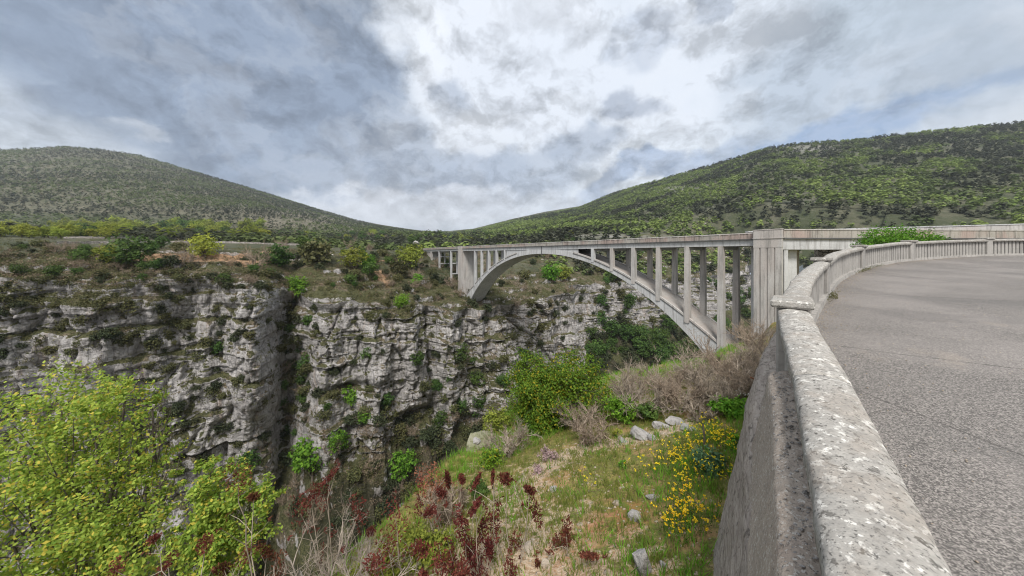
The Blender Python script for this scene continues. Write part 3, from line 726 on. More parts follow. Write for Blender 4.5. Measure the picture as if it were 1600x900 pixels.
# solid spandrel over the crown
mb = MB()
for (a, b) in ((P0 + 0.22, P0 + 0.5), (P1_ - 0.5, P1_ - 0.22)):
    n = 30; rings = []
    for i in range(n + 1):
        s = S_of(5.95) + (S_of(11.9) - S_of(5.95)) * i / n; d = s - CROWN
        lo = min(z_ex(d), DB) - 0.15
        x0, y0 = W2(s, a); x1, y1 = W2(s, b); rings.append([(x0, y0, lo), (x1, y1, lo), (x1, y1, DB + 0.05), (x0, y0, DB + 0.05)])
    mb.loft(rings)
mb.build('spandrel_wall', M['conc'], bridge)
mb = MB(); mb.box(CROWN - 0.12, CROWN + 0.12, P0 - 0.06, P0 + 0.3, -0.3, DT, 0); mb.build('crown_joint', M['conc_dark'], bridge)
# columns on the arch
for row_p in (P0, P1_ - 0.75):
    for t in list(range(0, 6)) + [12, 13, 14, 15, 16]:
        s = S_of(t); d = s + 0.4 - CROWN
        zb = z_ex(abs(d) + 0.6) - 0.6
        mb = MB(); hgt = DB - zb; e = 0.006 * hgt
        n0 = len(mb.v)
        for z, g in ((zb, e), (DB + 0.1, 0)):
            for (aa, bb) in ((s - g, row_p - g), (s + 0.82 + g, row_p - g), (s + 0.82 + g, row_p + 0.75 + g), (s - g, row_p + 0.75 + g)):
                mb.v.append(mb.pt(aa, bb, z))
        for q in ((0, 1, 5, 4), (1, 2, 6, 5), (2, 3, 7, 6), (3, 0, 4, 7), (4, 5, 6, 7), (3, 2, 1, 0)): mb.f.append(q)
        mb.build('column', M['conc_warm'] if t < 5 else M['conc'], bridge)
# cross ties between the tall column pairs
for t in range(0, 6):
    s = S_of(t); mb = MB(); mb.box(s + 0.2, s + 0.6, P0 + 0.7, P1_ - 0.7, DB - 0.55, DB + 0.05); mb.build('cross_beam', M['conc'], bridge)
# deck
S_END = 184.0
mb = MB(); mb.box(20.5, 128.3, P0 + 0.05, P0 + 0.45, DB, DT); mb.build('edge_girder', M['conc'], bridge)
mb = MB(); mb.box(20.5, 128.3, P1_ - 0.45, P1_ - 0.05, DB, DT); mb.build('edge_girder', M['conc'], bridge)
mb = MB(); mb.box(132, S_END, P0 + 0.05, P0 + 0.45, DB + 0.1, DT); mb.build('edge_girder', M['conc'], bridge)
mb = MB(); mb.box(132, S_END, P1_ - 0.45, P1_ - 0.05, DB + 0.1, DT); mb.build('edge_girder', M['conc'], bridge)
mb = MB(); mb.box(20.6, S_END, P0 + 0.43, P1_ - 0.43, DT - 0.3, DT - 0.02); mb.build('deck_slab', M['conc_warm'], bridge)
mb = MB(); mb.box(20.6, S_END, P0 - 0.28, P1_ + 0.28, DT, DT + 0.16); mb.build('cornice', M['conc_dark'], bridge)  # dark cornice colour stands in for its shadow line
mb = MB(); mb.box(17.0, S_END, P0 + 0.6, P1_ - 0.6, DT + 0.165, DT + 0.2); mb.build('carriageway', M['asphalt'], bridge)
def solid_parapet(a0, a1, pa, pb, z0, z1, name='parapet'):
    mb = MB(); mb.box(a0, a1, pa, pb, z0, z1 - 0.14)
    n = int((a1 - a0) / 1.43)
    for i in range(n):
        x = a0 + (i + 0.5) * (a1 - a0) / n
        mb.box(x - 0.13, x + 0.13, pa - 0.07, pa + 0.01, z0 + 0.02, z1 - 0.16)
        mb.box(x - 0.13, x + 0.13, pb - 0.01, pb + 0.07, z0 + 0.02, z1 - 0.16)
    o = mb.build(name, M['parapet_far'], bridge)
    c = MB(); c.box(a0, a1, pa - 0.08, pb + 0.08, z1 - 0.14, z1, taper=0.03); c.build('coping', M['conc_warm'], o)
for (a, b) in ((20.6, 128.2), (132.0, S_END)):
    solid_parapet(a, b, P0 - 0.12, P0 + 0.18, DT + 0.16, PT)
    solid_parapet(a, b, P1_ - 0.18, P1_ + 0.12, DT + 0.16, PT)
# pylons
def pylon(a0, a1, zb, zt, flutes, mat):
    mb = MB(); pa, pb = P0 - 0.62, P1_ + 0.62
    mb.box(a0 + 0.14, a1 - 0.14, pa + 0.14, pb - 0.14, zb, 1.15)
    o = mb.build('pylon', mat, bridge)
    # ribs between the flutes on the side faces
    n = 4; w = (a1 - a0 - 3 * 0.17) / n
    ribs = MB()
    for k in range(n):
        x = a0 + k * (w + 0.17)
        ribs.box(x, x + w, pa, pa + 0.16, zb, 0.98); ribs.box(x, x + w, pb - 0.16, pb, zb, 0.98)
    m_ = 6; wp = (pb - pa - 0.36 - 5 * 0.2) / m_
    for k in range(m_):
        y = pa + 0.18 + k * (wp + 0.2)
        if k % 2 == 0: ribs.box(a0, a0 + 0.16, y, y + wp * 0.35, zb, 0.98); ribs.box(a1 - 0.16, a1, y, y + wp * 0.35, zb, 0.98)
    ribs.build('pylon_rib', mat, bridge)
    cap = MB(); cap.box(a0 - 0.03, a1 + 0.03, pa - 0.03, pa + 0.95, 0.98, 2.35); cap.box(a0 - 0.03, a1 + 0.03, pb - 0.95, pb + 0.03, 0.98, 2.35)
    cap.box(a0 + 0.1, a1 - 0.1, pa + 0.9, pb - 0.9, 0.9, 2.36)
    cap.box(a0 - 0.10, a1 + 0.10, pa - 0.12, pa + 0.95, 2.35, 2.48); cap.box(a0 - 0.10, a1 + 0.10, pb - 0.95, pb + 0.12, 2.35, 2.48)
    cap.box(a0 - 0.05, a1 + 0.05, pa - 0.06, pa + 0.85, 2.48, zt - 0.09); cap.box(a0 - 0.05, a1 + 0.05, pb - 0.85, pb + 0.06, 2.48, zt - 0.09)
    cap.box(a0 - 0.1, a1 + 0.1, pa - 0.12, pa + 0.92, zt - 0.09, zt, taper=0.03); cap.box(a0 - 0.1, a1 + 0.1, pb - 0.92, pb + 0.12, zt - 0.09, zt, taper=0.03)
    cap.build('pylon_head', M['conc_warm'], bridge)
pylon(17.1, 20.6, -24, 3.78, 4, M['conc_warm'])
pylon(128.2, 132.0, -34, 3.5, 4, M['conc_warm'])
# viaduct bays on the far side
for s, zb, ties in ((141.3, -19, (-4.4, -9.3)), (156.5, -14, (-1.3, -4.9))):
    for row_p in (P0, P1_ - 0.75):
        mb = MB(); mb.box(s, s + 0.85, row_p, row_p + 0.75, zb, DB + 0.12); mb.build('column', M['conc'], bridge)
    for z in ties + (DB - 0.25,):
        mb = MB(); mb.box(s + 0.15, s + 0.7, P0 + 0.74, P1_ - 0.74, z - 0.25, z + 0.25); mb.build('cross_beam', M['conc'], bridge)
    mb = MB(); mb.box(s + 0.15, s + 0.7, (P0 + P1_) / 2 - 0.25, (P0 + P1_) / 2 + 0.25, ties[1], DB); mb.build('middle_post', M['conc'], bridge)
mb = MB(); mb.box(168.5, S_END, P0 + 0.5, P1_ - 0.5, -14, DT - 0.31); mb.box(168.0, 169.2, P0 + 0.02, P0 + 0.9, -14, DB + 0.1); mb.box(181.5, S_END, P0 - 0.1, P0 + 0.9, -14, DT - 0.01); mb.build('abutment', M['conc_warm'], bridge)

# approach viaduct on the near side, turned away from the bridge line
A0 = Vector((*W2(17.1, P0 - 0.1), 0)); dA = Vector((1.0, 0.04, 0)).normalized(); nA = Vector((-dA.y, dA.x, 0))
def ap(mbx, u0, u1, v0, v1, z0, z1, rise=0.0):
    n = len(mbx.v)
    for (z, r) in ((z0, 0), (z1, 0)):
        for (u, v) in ((u0, v0), (u1, v0), (u1, v1), (u0, v1)):
            q = A0 + dA * u + nA * v; mbx.v.append((q.x, q.y, z + rise * (u - u0)))
    for q in ((0, 3, 2, 1), (4, 5, 6, 7), (0, 1, 5, 4), (1, 2, 6, 5), (2, 3, 7, 6), (3, 0, 4, 7)): mbx.f.append(tuple(n + k for k in q))
appr = empty('approach_viaduct'); tag(appr, 'pale concrete approach span with a solid grey parapet right of the fluted pylon', 'viaduct')
mb = MB('w'); ap(mb, 0.05, 12.5, 0.02, 0.42, 0.68, 2.22); mb.build('edge_girder', M['conc'], appr)
mb = MB('w'); ap(mb, 0.05, 75, 0.4, 7.6, 1.9, 2.2); mb.build('deck_slab', M['conc_warm'], appr)
mb = MB('w'); ap(mb, 0.05, 75, -0.24, 0.5, 2.22, 2.42); mb.build('cornice', M['conc_dark'], appr)  # shadow line below the parapet painted as a dark cornice
mb = MB('w'); ap(mb, 0.2, 75, 0.5, 7.6, 2.22, 2.44); mb.build('carriageway', M['asphalt'], appr)
mb = MB('w'); ap(mb, 0.05, 75, -0.12, 0.24, 2.42, 3.56)
pz = mb.build('parapet', M['parapet_far'], appr)
mb = MB('w'); ap(mb, 0.05, 75, -0.2, 0.32, 3.56, 3.72); mb.build('coping', M['conc_warm'], pz)
mb = MB('w'); ap(mb, 0.5, 77, 7.4, 7.8, 2.0, 3.75, rise=0.030); pz = mb.build('parapet', M['conc_warm'], appr)
mb = MB('w'); ap(mb, 0.5, 77, 7.3, 7.95, 3.75, 3.92, rise=0.030); mb.build('coping', M['conc'], pz)
mb = MB('w'); ap(mb, 0.3, 3.3, 1.2, 6.4, -14, 1.9); ap(mb, 0.3, 0.9, 0.1, 1.3, -14, 0.7); mb.build('cross_wall', M['conc'], appr)
mb = MB('w'); ap(mb, 12.5, 75, 0.03, 7.5, -14, 2.2); mb.build('abutment', M['masonry'], appr)

# ------------------------------------------------------------------ belvedere: road, retaining wall, parapet
def arc_of(x, y):
    i = np.argmin(np.hypot(WL[:, 0] - x, WL[:, 1] - y)); return WARC[i]
def strip(name, us, prof, mat, parent=None, smooth=False, zfun=None, cap=True):
    """sweeps a profile [(offset to downhill side, height over road plane)] along the wall"""
    rings = []
    for u in us:
        x, y, nx, ny = wall_at(u); zr = road_z(x, y)
        rings.append([(x + nx * o, y + ny * o, zr + h) for (o, h) in prof])
    m_ = MB('w'); m_.loft(rings, cap); return m_.build(name, mat, parent, smooth)
U0, U1 = 0.0, WARC[-1] - 0.2
# road sheet: fan of strips to the right of the wall
us = np.linspace(0.1, U1, 260); rows = []
for u in us:
    x, y, nx, ny = wall_at(u)
    k = []
    for j, o in enumerate([-0.10, -0.25, -0.6, -1.2, -2.5, -5, -9]):
        k.append((x + nx * o, y + ny * o))
    rows.append(k)
# the fan would cross itself on the inner side of the bend, so the road is a plane sheet clipped by the wall line
gx, gy = np.meshgrid(np.linspace(-12, 60, 361), np.linspace(-14, 40, 271), indexing='ij')
wdg = wall_dist(gx, gy)
near_w = wdg > -0.02
# snap cells: push vertices just outside back onto the wall centre line
V = np.stack([gx, gy, road_z(gx, gy)], -1)
msk = (wdg < 0.12); kf = msk[:-1, :-1] & msk[1:, :-1] & msk[1:, 1:] & msk[:-1, 1:]
rg = 0.012 * fbm(gx / 0.6, gy / 0.6, 3, 201) + 0.03 * fbm(gx / 4, gy / 4, 2, 203)
V[..., 2] += rg
o = mesh_obj('road', V.reshape(-1, 3), grid_faces(361, 271, kf), M['asphalt'], smooth=True); tag(o, kind='structure')

us = np.linspace(U0, U1, 220)
rw = empty('retaining_wall', (0, 0, 0)); tag(rw, 'battered grey retaining wall with a stony ledge below the balustrade', 'wall')
# wall body with a rough ledge; height follows the ground
rngw = np.random.RandomState(4)
nu = 900; us = np.linspace(U0, U1, nu); prof_n = 34
rows = []
for i, u in enumerate(us):
    x, y, nx, ny = wall_at(u); zr = road_z(x, y)
    q = []
    q.append((0.0, -0.02)); q.append((0.14, -0.03)); q.append((0.20, -0.05)); q.append((0.26, -0.07)); q.append((0.315, -0.08)); q.append((0.34, -0.11))
    for j in range(prof_n):
        h = -0.16 - 3.2 * j / (prof_n - 1); q.append((0.35 + 0.17 * (-h - 0.1), h))
    rows.append([(x + nx * o, y + ny * o, zr + h, o, h) for (o, h) in q])
rows = np.array(rows); Uq = np.repeat(us[:, None], rows.shape[1], 1)
disp = 0.03 * fbm(Uq * 5, rows[..., 4] * 8, 4, 211) + 0.03 * fbm(Uq * 1.2, rows[..., 4] * 9, 3, 213)
lead = (rows[..., 3] > 0.1) & (rows[..., 4] > -0.13)
disp2 = 0.022 * fbm(Uq * 9, rows[..., 3] * 9, 3, 217)
nxs = np.array([wall_at(u)[2:] for u in us])
Xw = rows[..., 0] + nxs[:, None, 0] * disp; Yw = rows[..., 1] + nxs[:, None, 1] * disp; Zw = rows[..., 2] + np.where(lead, disp2, 0)
V = np.stack([Xw, Yw, Zw], -1).reshape(-1, 3)
mesh_obj('wall_face', V, grid_faces(nu, rows.shape[1])[:, ::-1].copy(), M['board'], rw, smooth=True, attrs={'along': Uq.ravel(), 'height': rows[..., 4].ravel()})

uL = arc_of(2.28, 2.5); nu = 260; us = np.linspace(U0, uL, nu)
pl = [(0.03, 0.30), (0.03, 0.585), (0.05, 0.59), (0.07, 0.585), (0.09, 0.58), (0.11, 0.58), (0.13, 0.575), (0.15, 0.57), (0.17, 0.565), (0.185, 0.56), (0.20, 0.55), (0.212, 0.53), (0.222, 0.48), (0.235, 0.40), (0.25, 0.31), (0.265, 0.22), (0.28, 0.13), (0.30, 0.02), (0.33, -0.12), (0.355, -0.22)]
rows = np.zeros((nu, len(pl), 3))
for i, u in enumerate(us):
    x, y, nx, ny = wall_at(u); zr = road_z(x, y)
    for j, (o_, h_) in enumerate(pl):
        w_ = 0.014 * float(fbm(u * 11, (o_ + h_) * 14, 3, 231)) * (j > 1); k_ = 0.022 * float(fbm(u * 22, o_ * 30, 3, 233)) * (1 < j < 12)
        rows[i, j] = (x + nx * (o_ + w_), y + ny * (o_ + w_), zr + h_ + k_)
fL = [tuple(q) for q in grid_faces(nu, len(pl))[:, ::-1]] + [tuple((nu - 1) * len(pl) + j for j in range(len(pl)))]
mesh_obj('ledge', rows.reshape(-1, 3), fL, M['wallledge'], rw, smooth=True)
par = empty('parapet', (0, 0, 0)); tag(par, 'weathered concrete balustrade with rounded lichen-spotted coping curving round the belvedere', 'parapet')
posts = [arc_of(*q) for q in ((3.15, 3.6), (7.45, 7.7), (12.8, 11.8), (18.0, 14.5), (24, 16.2), (31, 16.8))]
posts = [posts[0] - 6.0] + posts
RH = 0.85
# plinth
strip('plinth', np.linspace(U0, U1, 200), [(-0.15, -0.05), (0.10, -0.05), (0.09, 0.07), (-0.13, 0.09)][::-1], M['baluster'], par)
def coping_prof(w=0.135, t=0.13, n=9):
    pr = [(-w + 0.012, RH - t), (-w, RH - t + 0.015)]
    for i in range(n):
        a_ = -math.pi / 2 + math.pi * i / (n - 1)
        pr.append((w * math.sin(a_) * (1 if abs(math.sin(a_)) < 1 else 1), RH - 0.055 + 0.055 * math.cos(a_) ** 0.8 if abs(math.cos(a_)) > 1e-6 else RH - 0.055))
    pr += [(w, RH - t + 0.015), (w - 0.012, RH - t)]
    return [(o_ - 0.022, h_) for (o_, h_) in pr]
ends = [U0] + posts + [U1]
for i in range(len(ends) - 1):
    a_, b_ = ends[i] + (0.17 if i else 0), ends[i + 1] - (0.17 if i < len(posts) else 0)
    if b_ - a_ < 0.5: continue
    pr = coping_prof(n=13); nseg = max(1, int(round((b_ - a_) / 1.9)))
    for sg in range(nseg):
        g0 = a_ + (b_ - a_) * sg / nseg + (0.005 if sg else 0); g1 = a_ + (b_ - a_) * (sg + 1) / nseg - (0.005 if sg < nseg - 1 else 0)
        nr = max(8, int((g1 - g0) / 0.035)); rings = np.zeros((nr, len(pr), 3)); uu = np.linspace(g0, g1, nr); lift = random.uniform(-0.004, 0.004)
        for k, u in enumerate(uu):
            x, y, nx, ny = wall_at(u); zr = road_z(x, y); e_ = min(k, nr - 1 - k); chip = -0.006 if e_ == 0 else 0
            for j, (o, h) in enumerate(pr):
                wob = 0.008 * float(fbm(u * 7, o * 9 + 3, 3, 221)) + 0.006 * float(fbm(u * 1.2, 0, 2, 222)) + 0.004 * float(fbm(u * 26, o * 30, 2, 223))
                rings[k, j] = (x + nx * (o + wob), y + ny * (o + wob), zr + h + wob + lift + (chip if 2 <= j < len(pr) - 2 else 0))
        m_ = MB('w'); m_.loft([list(map(tuple, r)) for r in rings]); m_.build('coping', M['coping'], par, smooth=True)
    # balusters: upright concrete slats with narrow gaps
    nb = int((b_ - a_) / 0.245)
    for k in range(nb):
        u = a_ + (k + 0.5) * (b_ - a_) / nb; x, y, nx, ny = wall_at(u); zr = road_z(x, y); tx, ty = -ny, nx
        tx, ty = ny, -nx
        m_ = MB('w'); hw, hd = 0.078, 0.062
        rg_ = []
        for z in (0.07, 0.10, RH - 0.15, RH - 0.10):
            g = 1.0 if z > 0.09 and z < RH - 0.12 else 1.12
            rg_.append([(x + tx * a1 * hw * g + nx * b1 * hd * g, y + ty * a1 * hw * g + ny * b1 * hd * g, zr + z) for (a1, b1) in ((-1, -0.8), (-0.8, -1), (0.8, -1), (1, -0.8), (1, 0.8), (0.8, 1), (-0.8, 1), (-1, 0.8))])
        m_.loft(rg_); m_.build('baluster', M['baluster'], par)
strip('panel', np.linspace(U0, posts[1] - 0.75, 120), [(0.02, 0.06), (0.055, 0.06), (0.055, RH - 0.12), (0.02, RH - 0.12)][::-1], M['baluster'], par)
for i, u in enumerate(posts):
    x, y, nx, ny = wall_at(u); zr = road_z(x, y); tx, ty = ny, -nx
    def ring(hw, hd, z, c=0.02): return [(x + tx * a1 + nx * b1, y + ty * a1 + ny * b1, zr + z) for (a1, b1) in ((-hw, -hd + c), (-hw + c, -hd), (hw - c, -hd), (hw, -hd + c), (hw, hd - c), (hw - c, hd), (-hw + c, hd), (-hw, hd - c))]
    m_ = MB('w'); m_.loft([ring(0.20, 0.135, -0.1), ring(0.195, 0.13, RH - 0.01)]); po = m_.build('post', M['baluster'], par)
    m_ = MB('w'); m_.loft([ring(0.27, 0.165, RH - 0.01, 0.01), ring(0.285, 0.178, RH + 0.01, 0.012), ring(0.285, 0.178, RH + 0.055, 0.012), ring(0.27, 0.165, RH + 0.07, 0.02)]); m_.build('post_cap', M['coping'], po)
# ------------------------------------------------------------------ finding places: cast a ray from the viewpoint on to the bare ground
bpy.context.view_layer.update()
_dg = bpy.context.evaluated_depsgraph_get()
GROUND = {'hills', 'cliff', 'hillside_ground'}
def hit(x, y):
    d = Vector(((x - 800) / F, 1, (397 - y) / F)).normalized(); o = Vector((0, 0, 0)); far = 0
    for k in range(8):
        ok, loc, nrm, idx, ob, _m = scene.ray_cast(_dg, o, d)
        if not ok: return None
        if ob.name in GROUND: return loc, nrm, ob.name
        o = loc + d * 0.02
    return None
def drop(x, y, top=60):
    o = Vector((x, y, top))
    for k in range(8):
        ok, loc, nrm, idx, ob, _m = scene.ray_cast(_dg, o, Vector((0, 0, -1)))
        if not ok: return None
        if ob.name in GROUND: return loc, nrm, ob.name
        o = loc - Vector((0, 0, 0.02))
def at(x, y, Y): return np.array([(x - 800) / F * Y, Y, (397 - y) / F * Y])

# ------------------------------------------------------------------ foliage and wood geometry
def rnd_dirs(rng, n):
    v = rng.normal(size=(n, 3)); return v / np.linalg.norm(v, axis=1)[:, None]
def quads(cen, nrm, size, rng, aspect=0.6, bend=True):
    """leaf-shaped quads (a pointed rhombus) at the given centres"""
    n = len(cen); t = np.cross(nrm, rnd_dirs(rng, n)); t /= np.linalg.norm(t, axis=1)[:, None] + 1e-9
    b = np.cross(nrm, t); s = np.asarray(size).reshape(-1, 1) * np.ones((n, 1))
    v = np.stack([cen - t * s * 0.5, cen + b * s * 0.5 * aspect + nrm * s * 0.06 - t * s * 0.06, cen + t * s * 0.5, cen - b * s * 0.5 * aspect + nrm * s * 0.06 - t * s * 0.06], 1).reshape(-1, 3)
    return v, np.arange(4 * n).reshape(n, 4)
def clumps(rng, blobs, nclump, per, leaf, clump_r=0.18, inner=0.35, up=0.35, spray=0.0):
    """blobs: (c, r(3)); leaves gathered in clumps spread through the outer part of each blob"""
    C_, N_ = [], []
    vol = np.array([b[1][0] * b[1][1] + b[1][0] * b[1][2] for b in blobs]); cnt = np.maximum(3, (vol / vol.sum() * nclump).astype(int))
    for (c, r), k in zip(blobs, cnt):
        d = rnd_dirs(rng, k); rad = (inner + (1 - inner) * rng.rand(k) ** 0.55) * (0.86 + 0.28 * rng.rand(k))
        cc = np.asarray(c) + d * rad[:, None] * np.asarray(r)
        rm = float(np.mean(r)) * clump_r
        off = rng.normal(size=(k, per, 3)) * rm * (0.7 + 0.6 * rng.rand(k, 1, 1)); off[..., 2] *= 0.7
        if spray: off = off + (d * 0.8 + np.array([0, 0, 0.35]))[:, None] * (rng.rand(k, per, 1) - 0.3) * rm * 3.2 * spray
        C_.append((cc[:, None] + off).reshape(-1, 3)); nn = d[:, None] * 0.6 + rng.normal(size=(k, per, 3)) * 0.55 + np.array([0, 0, up])
        N_.append(nn.reshape(-1, 3))
    C_ = np.concatenate(C_); N_ = np.concatenate(N_); N_ /= np.linalg.norm(N_, axis=1)[:, None]
    return quads(C_, N_, leaf * (0.7 + 0.6 * rng.rand(len(C_))), rng)
class Wood:
    """tapered tubes in one mesh"""
    def __init__(s): s.v = []; s.f = []; s.n = 0
    def tube(s, pts, r0, r1, k=5):
        pts = np.asarray(pts, float); m = len(pts)
        t = np.gradient(pts, axis=0); t /= np.linalg.norm(t, axis=1)[:, None] + 1e-9
        ref = np.array([0.3, 0.2, 0.93]) if abs(t[0][2]) < 0.9 else np.array([1.0, 0.1, 0])
        a = np.cross(t, ref); a /= np.linalg.norm(a, axis=1)[:, None] + 1e-9; b = np.cross(t, a)
        rr = np.linspace(r0, r1, m)[:, None, None]; th = np.arange(k) * 2 * math.pi / k
        ring = pts[:, None] + rr * (a[:, None] * np.cos(th)[None, :, None] + b[:, None] * np.sin(th)[None, :, None])
        s.v.append(ring.reshape(-1, 3)); i = np.arange(m * k).reshape(m, k) + s.n
        s.f.append(np.stack([i[:-1], np.roll(i, -1, 1)[:-1], np.roll(i, -1, 1)[1:], i[1:]], -1).reshape(-1, 4)); s.n += m * k
    def data(s): return np.concatenate(s.v), np.concatenate(s.f)
def curve(rng, a, b, n=6, wob=0.12, sag=0.0):
    a = np.asarray(a, float); b = np.asarray(b, float); L = np.linalg.norm(b - a); t = np.linspace(0, 1, n)[:, None]
    w = np.cumsum(rng.normal(size=(n, 3)), 0) * wob * L / n; w = w - t * w[-1]
    p = a + (b - a) * t + w * (t * (1 - t)) * 4 * 0.6
    p[:, 2] += sag * L * (t[:, 0] * (1 - t[:, 0])) * 4
    return p
def leaf_obj(name, v, f, mat, parent, rng):
    return mesh_obj(name, v, f, mat, parent, attrs={'rnd': rng.rand(len(f))})

def branchy(rng, base, nstem, H, spread, levels=3, r0=0.03, kids=(4, 7), lean=(0, 0), shrink=0.55, upb=0.45, k=4, rtip=0.35, start=0.25):
    """bare shrub: stems that fork several times"""
    w = Wood(); tips = []
    def go(p, d, L, r, lev):
        d = d / np.linalg.norm(d); end = p + d * L
        n = 6 if lev == 0 else 4
        c = curve(rng, p, end, n, 0.35 if lev < 2 else 0.5)
        w.tube(c, r, r * rtip, k if lev < 2 else 3)
        if lev >= levels: tips.append(c[-1]); return
        for j in range(rng.randint(*kids)):
            q = start + (1 - start) * rng.rand(); idx = q * (n - 1); i0 = int(idx); i1 = min(i0 + 1, n - 1); s_ = c[i0] + (c[i1] - c[i0]) * (idx - i0)
            nd = d * 0.75 + rng.normal(size=3) * 0.62; nd[2] += upb * 0.5
            go(s_, nd, L * shrink * (0.7 + 0.6 * rng.rand()), r * 0.52, lev + 1)
    base = np.asarray(base, float)
    for i in range(nstem):
        a_ = 2 * math.pi * i / nstem + rng.rand(); d = np.array([math.cos(a_) * spread + lean[0], math.sin(a_) * spread + lean[1], 1.0])
        go(base + np.array([math.cos(a_), math.sin(a_), 0]) * 0.06 * H, d, H * (0.45 + 0.25 * rng.rand()), r0 * (0.7 + 0.5 * rng.rand()), 0)
    v, f = w.data(); return v, f, np.array(tips)

def copy_tree(o, parent=None):
    c = o.copy(); COL.objects.link(c)
    if parent: c.parent = parent
    for ch in list(o.children): copy_tree(ch, c)
    return c

# prototypes of unit size (crown radius about 1, base at the origin); the first placement uses the prototype itself
PROTO = {}; USED = set()
def make_proto(key, name, leafmat, seed, kind='round', nclump=110, per=9, leaf=0.16, clump_r=0.16, wood='bark'):
    rng = np.random.RandomState(seed); e = empty(name, (0, 0, -500))
    if kind == 'shrub': blobs = [((rng.uniform(-.35, .35), rng.uniform(-.35, .35), 0.45 + rng.uniform(-.1, .25)), (0.62, 0.62, 0.5)) for _ in range(4)]
    elif kind == 'tree': blobs = [((rng.uniform(-.4, .4), rng.uniform(-.4, .4), 1.0 + rng.uniform(-.4, .5)), (0.58, 0.58, 0.55)) for _ in range(6)]
    elif kind == 'tall': blobs = [((rng.uniform(-.18, .18), rng.uniform(-.18, .18), 0.5 + 0.42 * i), (0.62 - 0.10 * i, 0.62 - 0.10 * i, 0.45)) for i in range(5)]
    elif kind == 'low': blobs = [((rng.uniform(-.6, .6), rng.uniform(-.6, .6), 0.2), (0.55, 0.55, 0.28)) for _ in range(5)]
    if kind == 'bare':
        v, f, tips = branchy(rng, (0, 0, 0), 7, 1.5, 0.55, 3, 0.035, (4, 6)); mesh_obj('branches', v, f, M[wood], e)
        c = tips[rng.randint(len(tips), size=nclump * per)] + rng.normal(size=(nclump * per, 3)) * 0.07
        lv, lf = quads(c, rnd_dirs(rng, len(c)), leaf * 0.6, rng, 0.3); leaf_obj('leaves', lv, lf, M[leafmat], e, rng)
    else:
        v, f = clumps(rng, blobs, nclump, per, leaf, clump_r); leaf_obj('crown', v, f, M[leafmat], e, rng)
        w = Wood(); top = {'tree': 0.9, 'tall': 1.6, 'low': 0.1}.get(kind, 0.35)
        w.tube([(0, 0, -0.3), (0.03, 0.02, top * 0.5), (0.05, 0.0, top)], 0.07, 0.03, 6)
        for (c, r) in blobs: w.tube(curve(rng, (0, 0, top * 0.35), np.array(c) * 1.0, 5, 0.3), 0.035, 0.012, 4)
        v, f = w.data(); mesh_obj('trunk', v, f, M[wood], e)
    PROTO[key] = e; return e
for i in range(3):
    make_proto('dark%d' % i, 'evergreen_shrub', 'leaf_dark', 300 + i, 'shrub', nclump=100, per=9)
    make_proto('olive%d' % i, 'olive_green_shrub', 'leaf_olive', 310 + i, 'shrub', nclump=90, per=9)
    make_proto('bright%d' % i, 'bright_green_tree', 'leaf_bright', 320 + i, 'tree', nclump=170, per=9)
    make_proto('spring%d' % i, 'spring_green_tree', 'leaf_spring', 330 + i, 'tree', nclump=150, per=9)
    make_proto('wood%d' % i, 'woodland_tree', 'leaf_mid', 340 + i, 'tree', nclump=150, per=9)
    make_proto('pine%d' % i, 'dark_conifer', 'leaf_dark', 350 + i, 'tall', nclump=130, per=9)
    make_proto('bare%d' % i, 'leafless_bush', 'leaf_brown', 360 + i, 'bare', nclump=50, per=8, wood='twig_warm')
prng = np.random.RandomState(99)
def place(key, loc, r, label, cat, group=None, zs=1.0, sink=0.12):
    k = key + str(prng.randint(3)); o = PROTO[k]
    if k in USED: o = copy_tree(o)
    USED.add(k)
    o.location = (loc[0], loc[1], loc[2] - sink * r); o.rotation_euler = (0, 0, prng.rand() * 6.28)
    q = 0.88 + 0.24 * prng.rand(); o.scale = (r * q, r / q, r * zs * (0.9 + 0.2 * prng.rand()))
    for z in ('label', 'category', 'group'):
        if z in o: del o[z]
    tag(o, label, cat, group); return o
def put(key, x, y, rpx, label, cat, group=None, zs=1.0):
    h_ = hit(x, y)
    if not h_: return None
    loc, n, nm = h_
    return place(key, loc, rpx / F * loc.y, label, cat, group, zs)

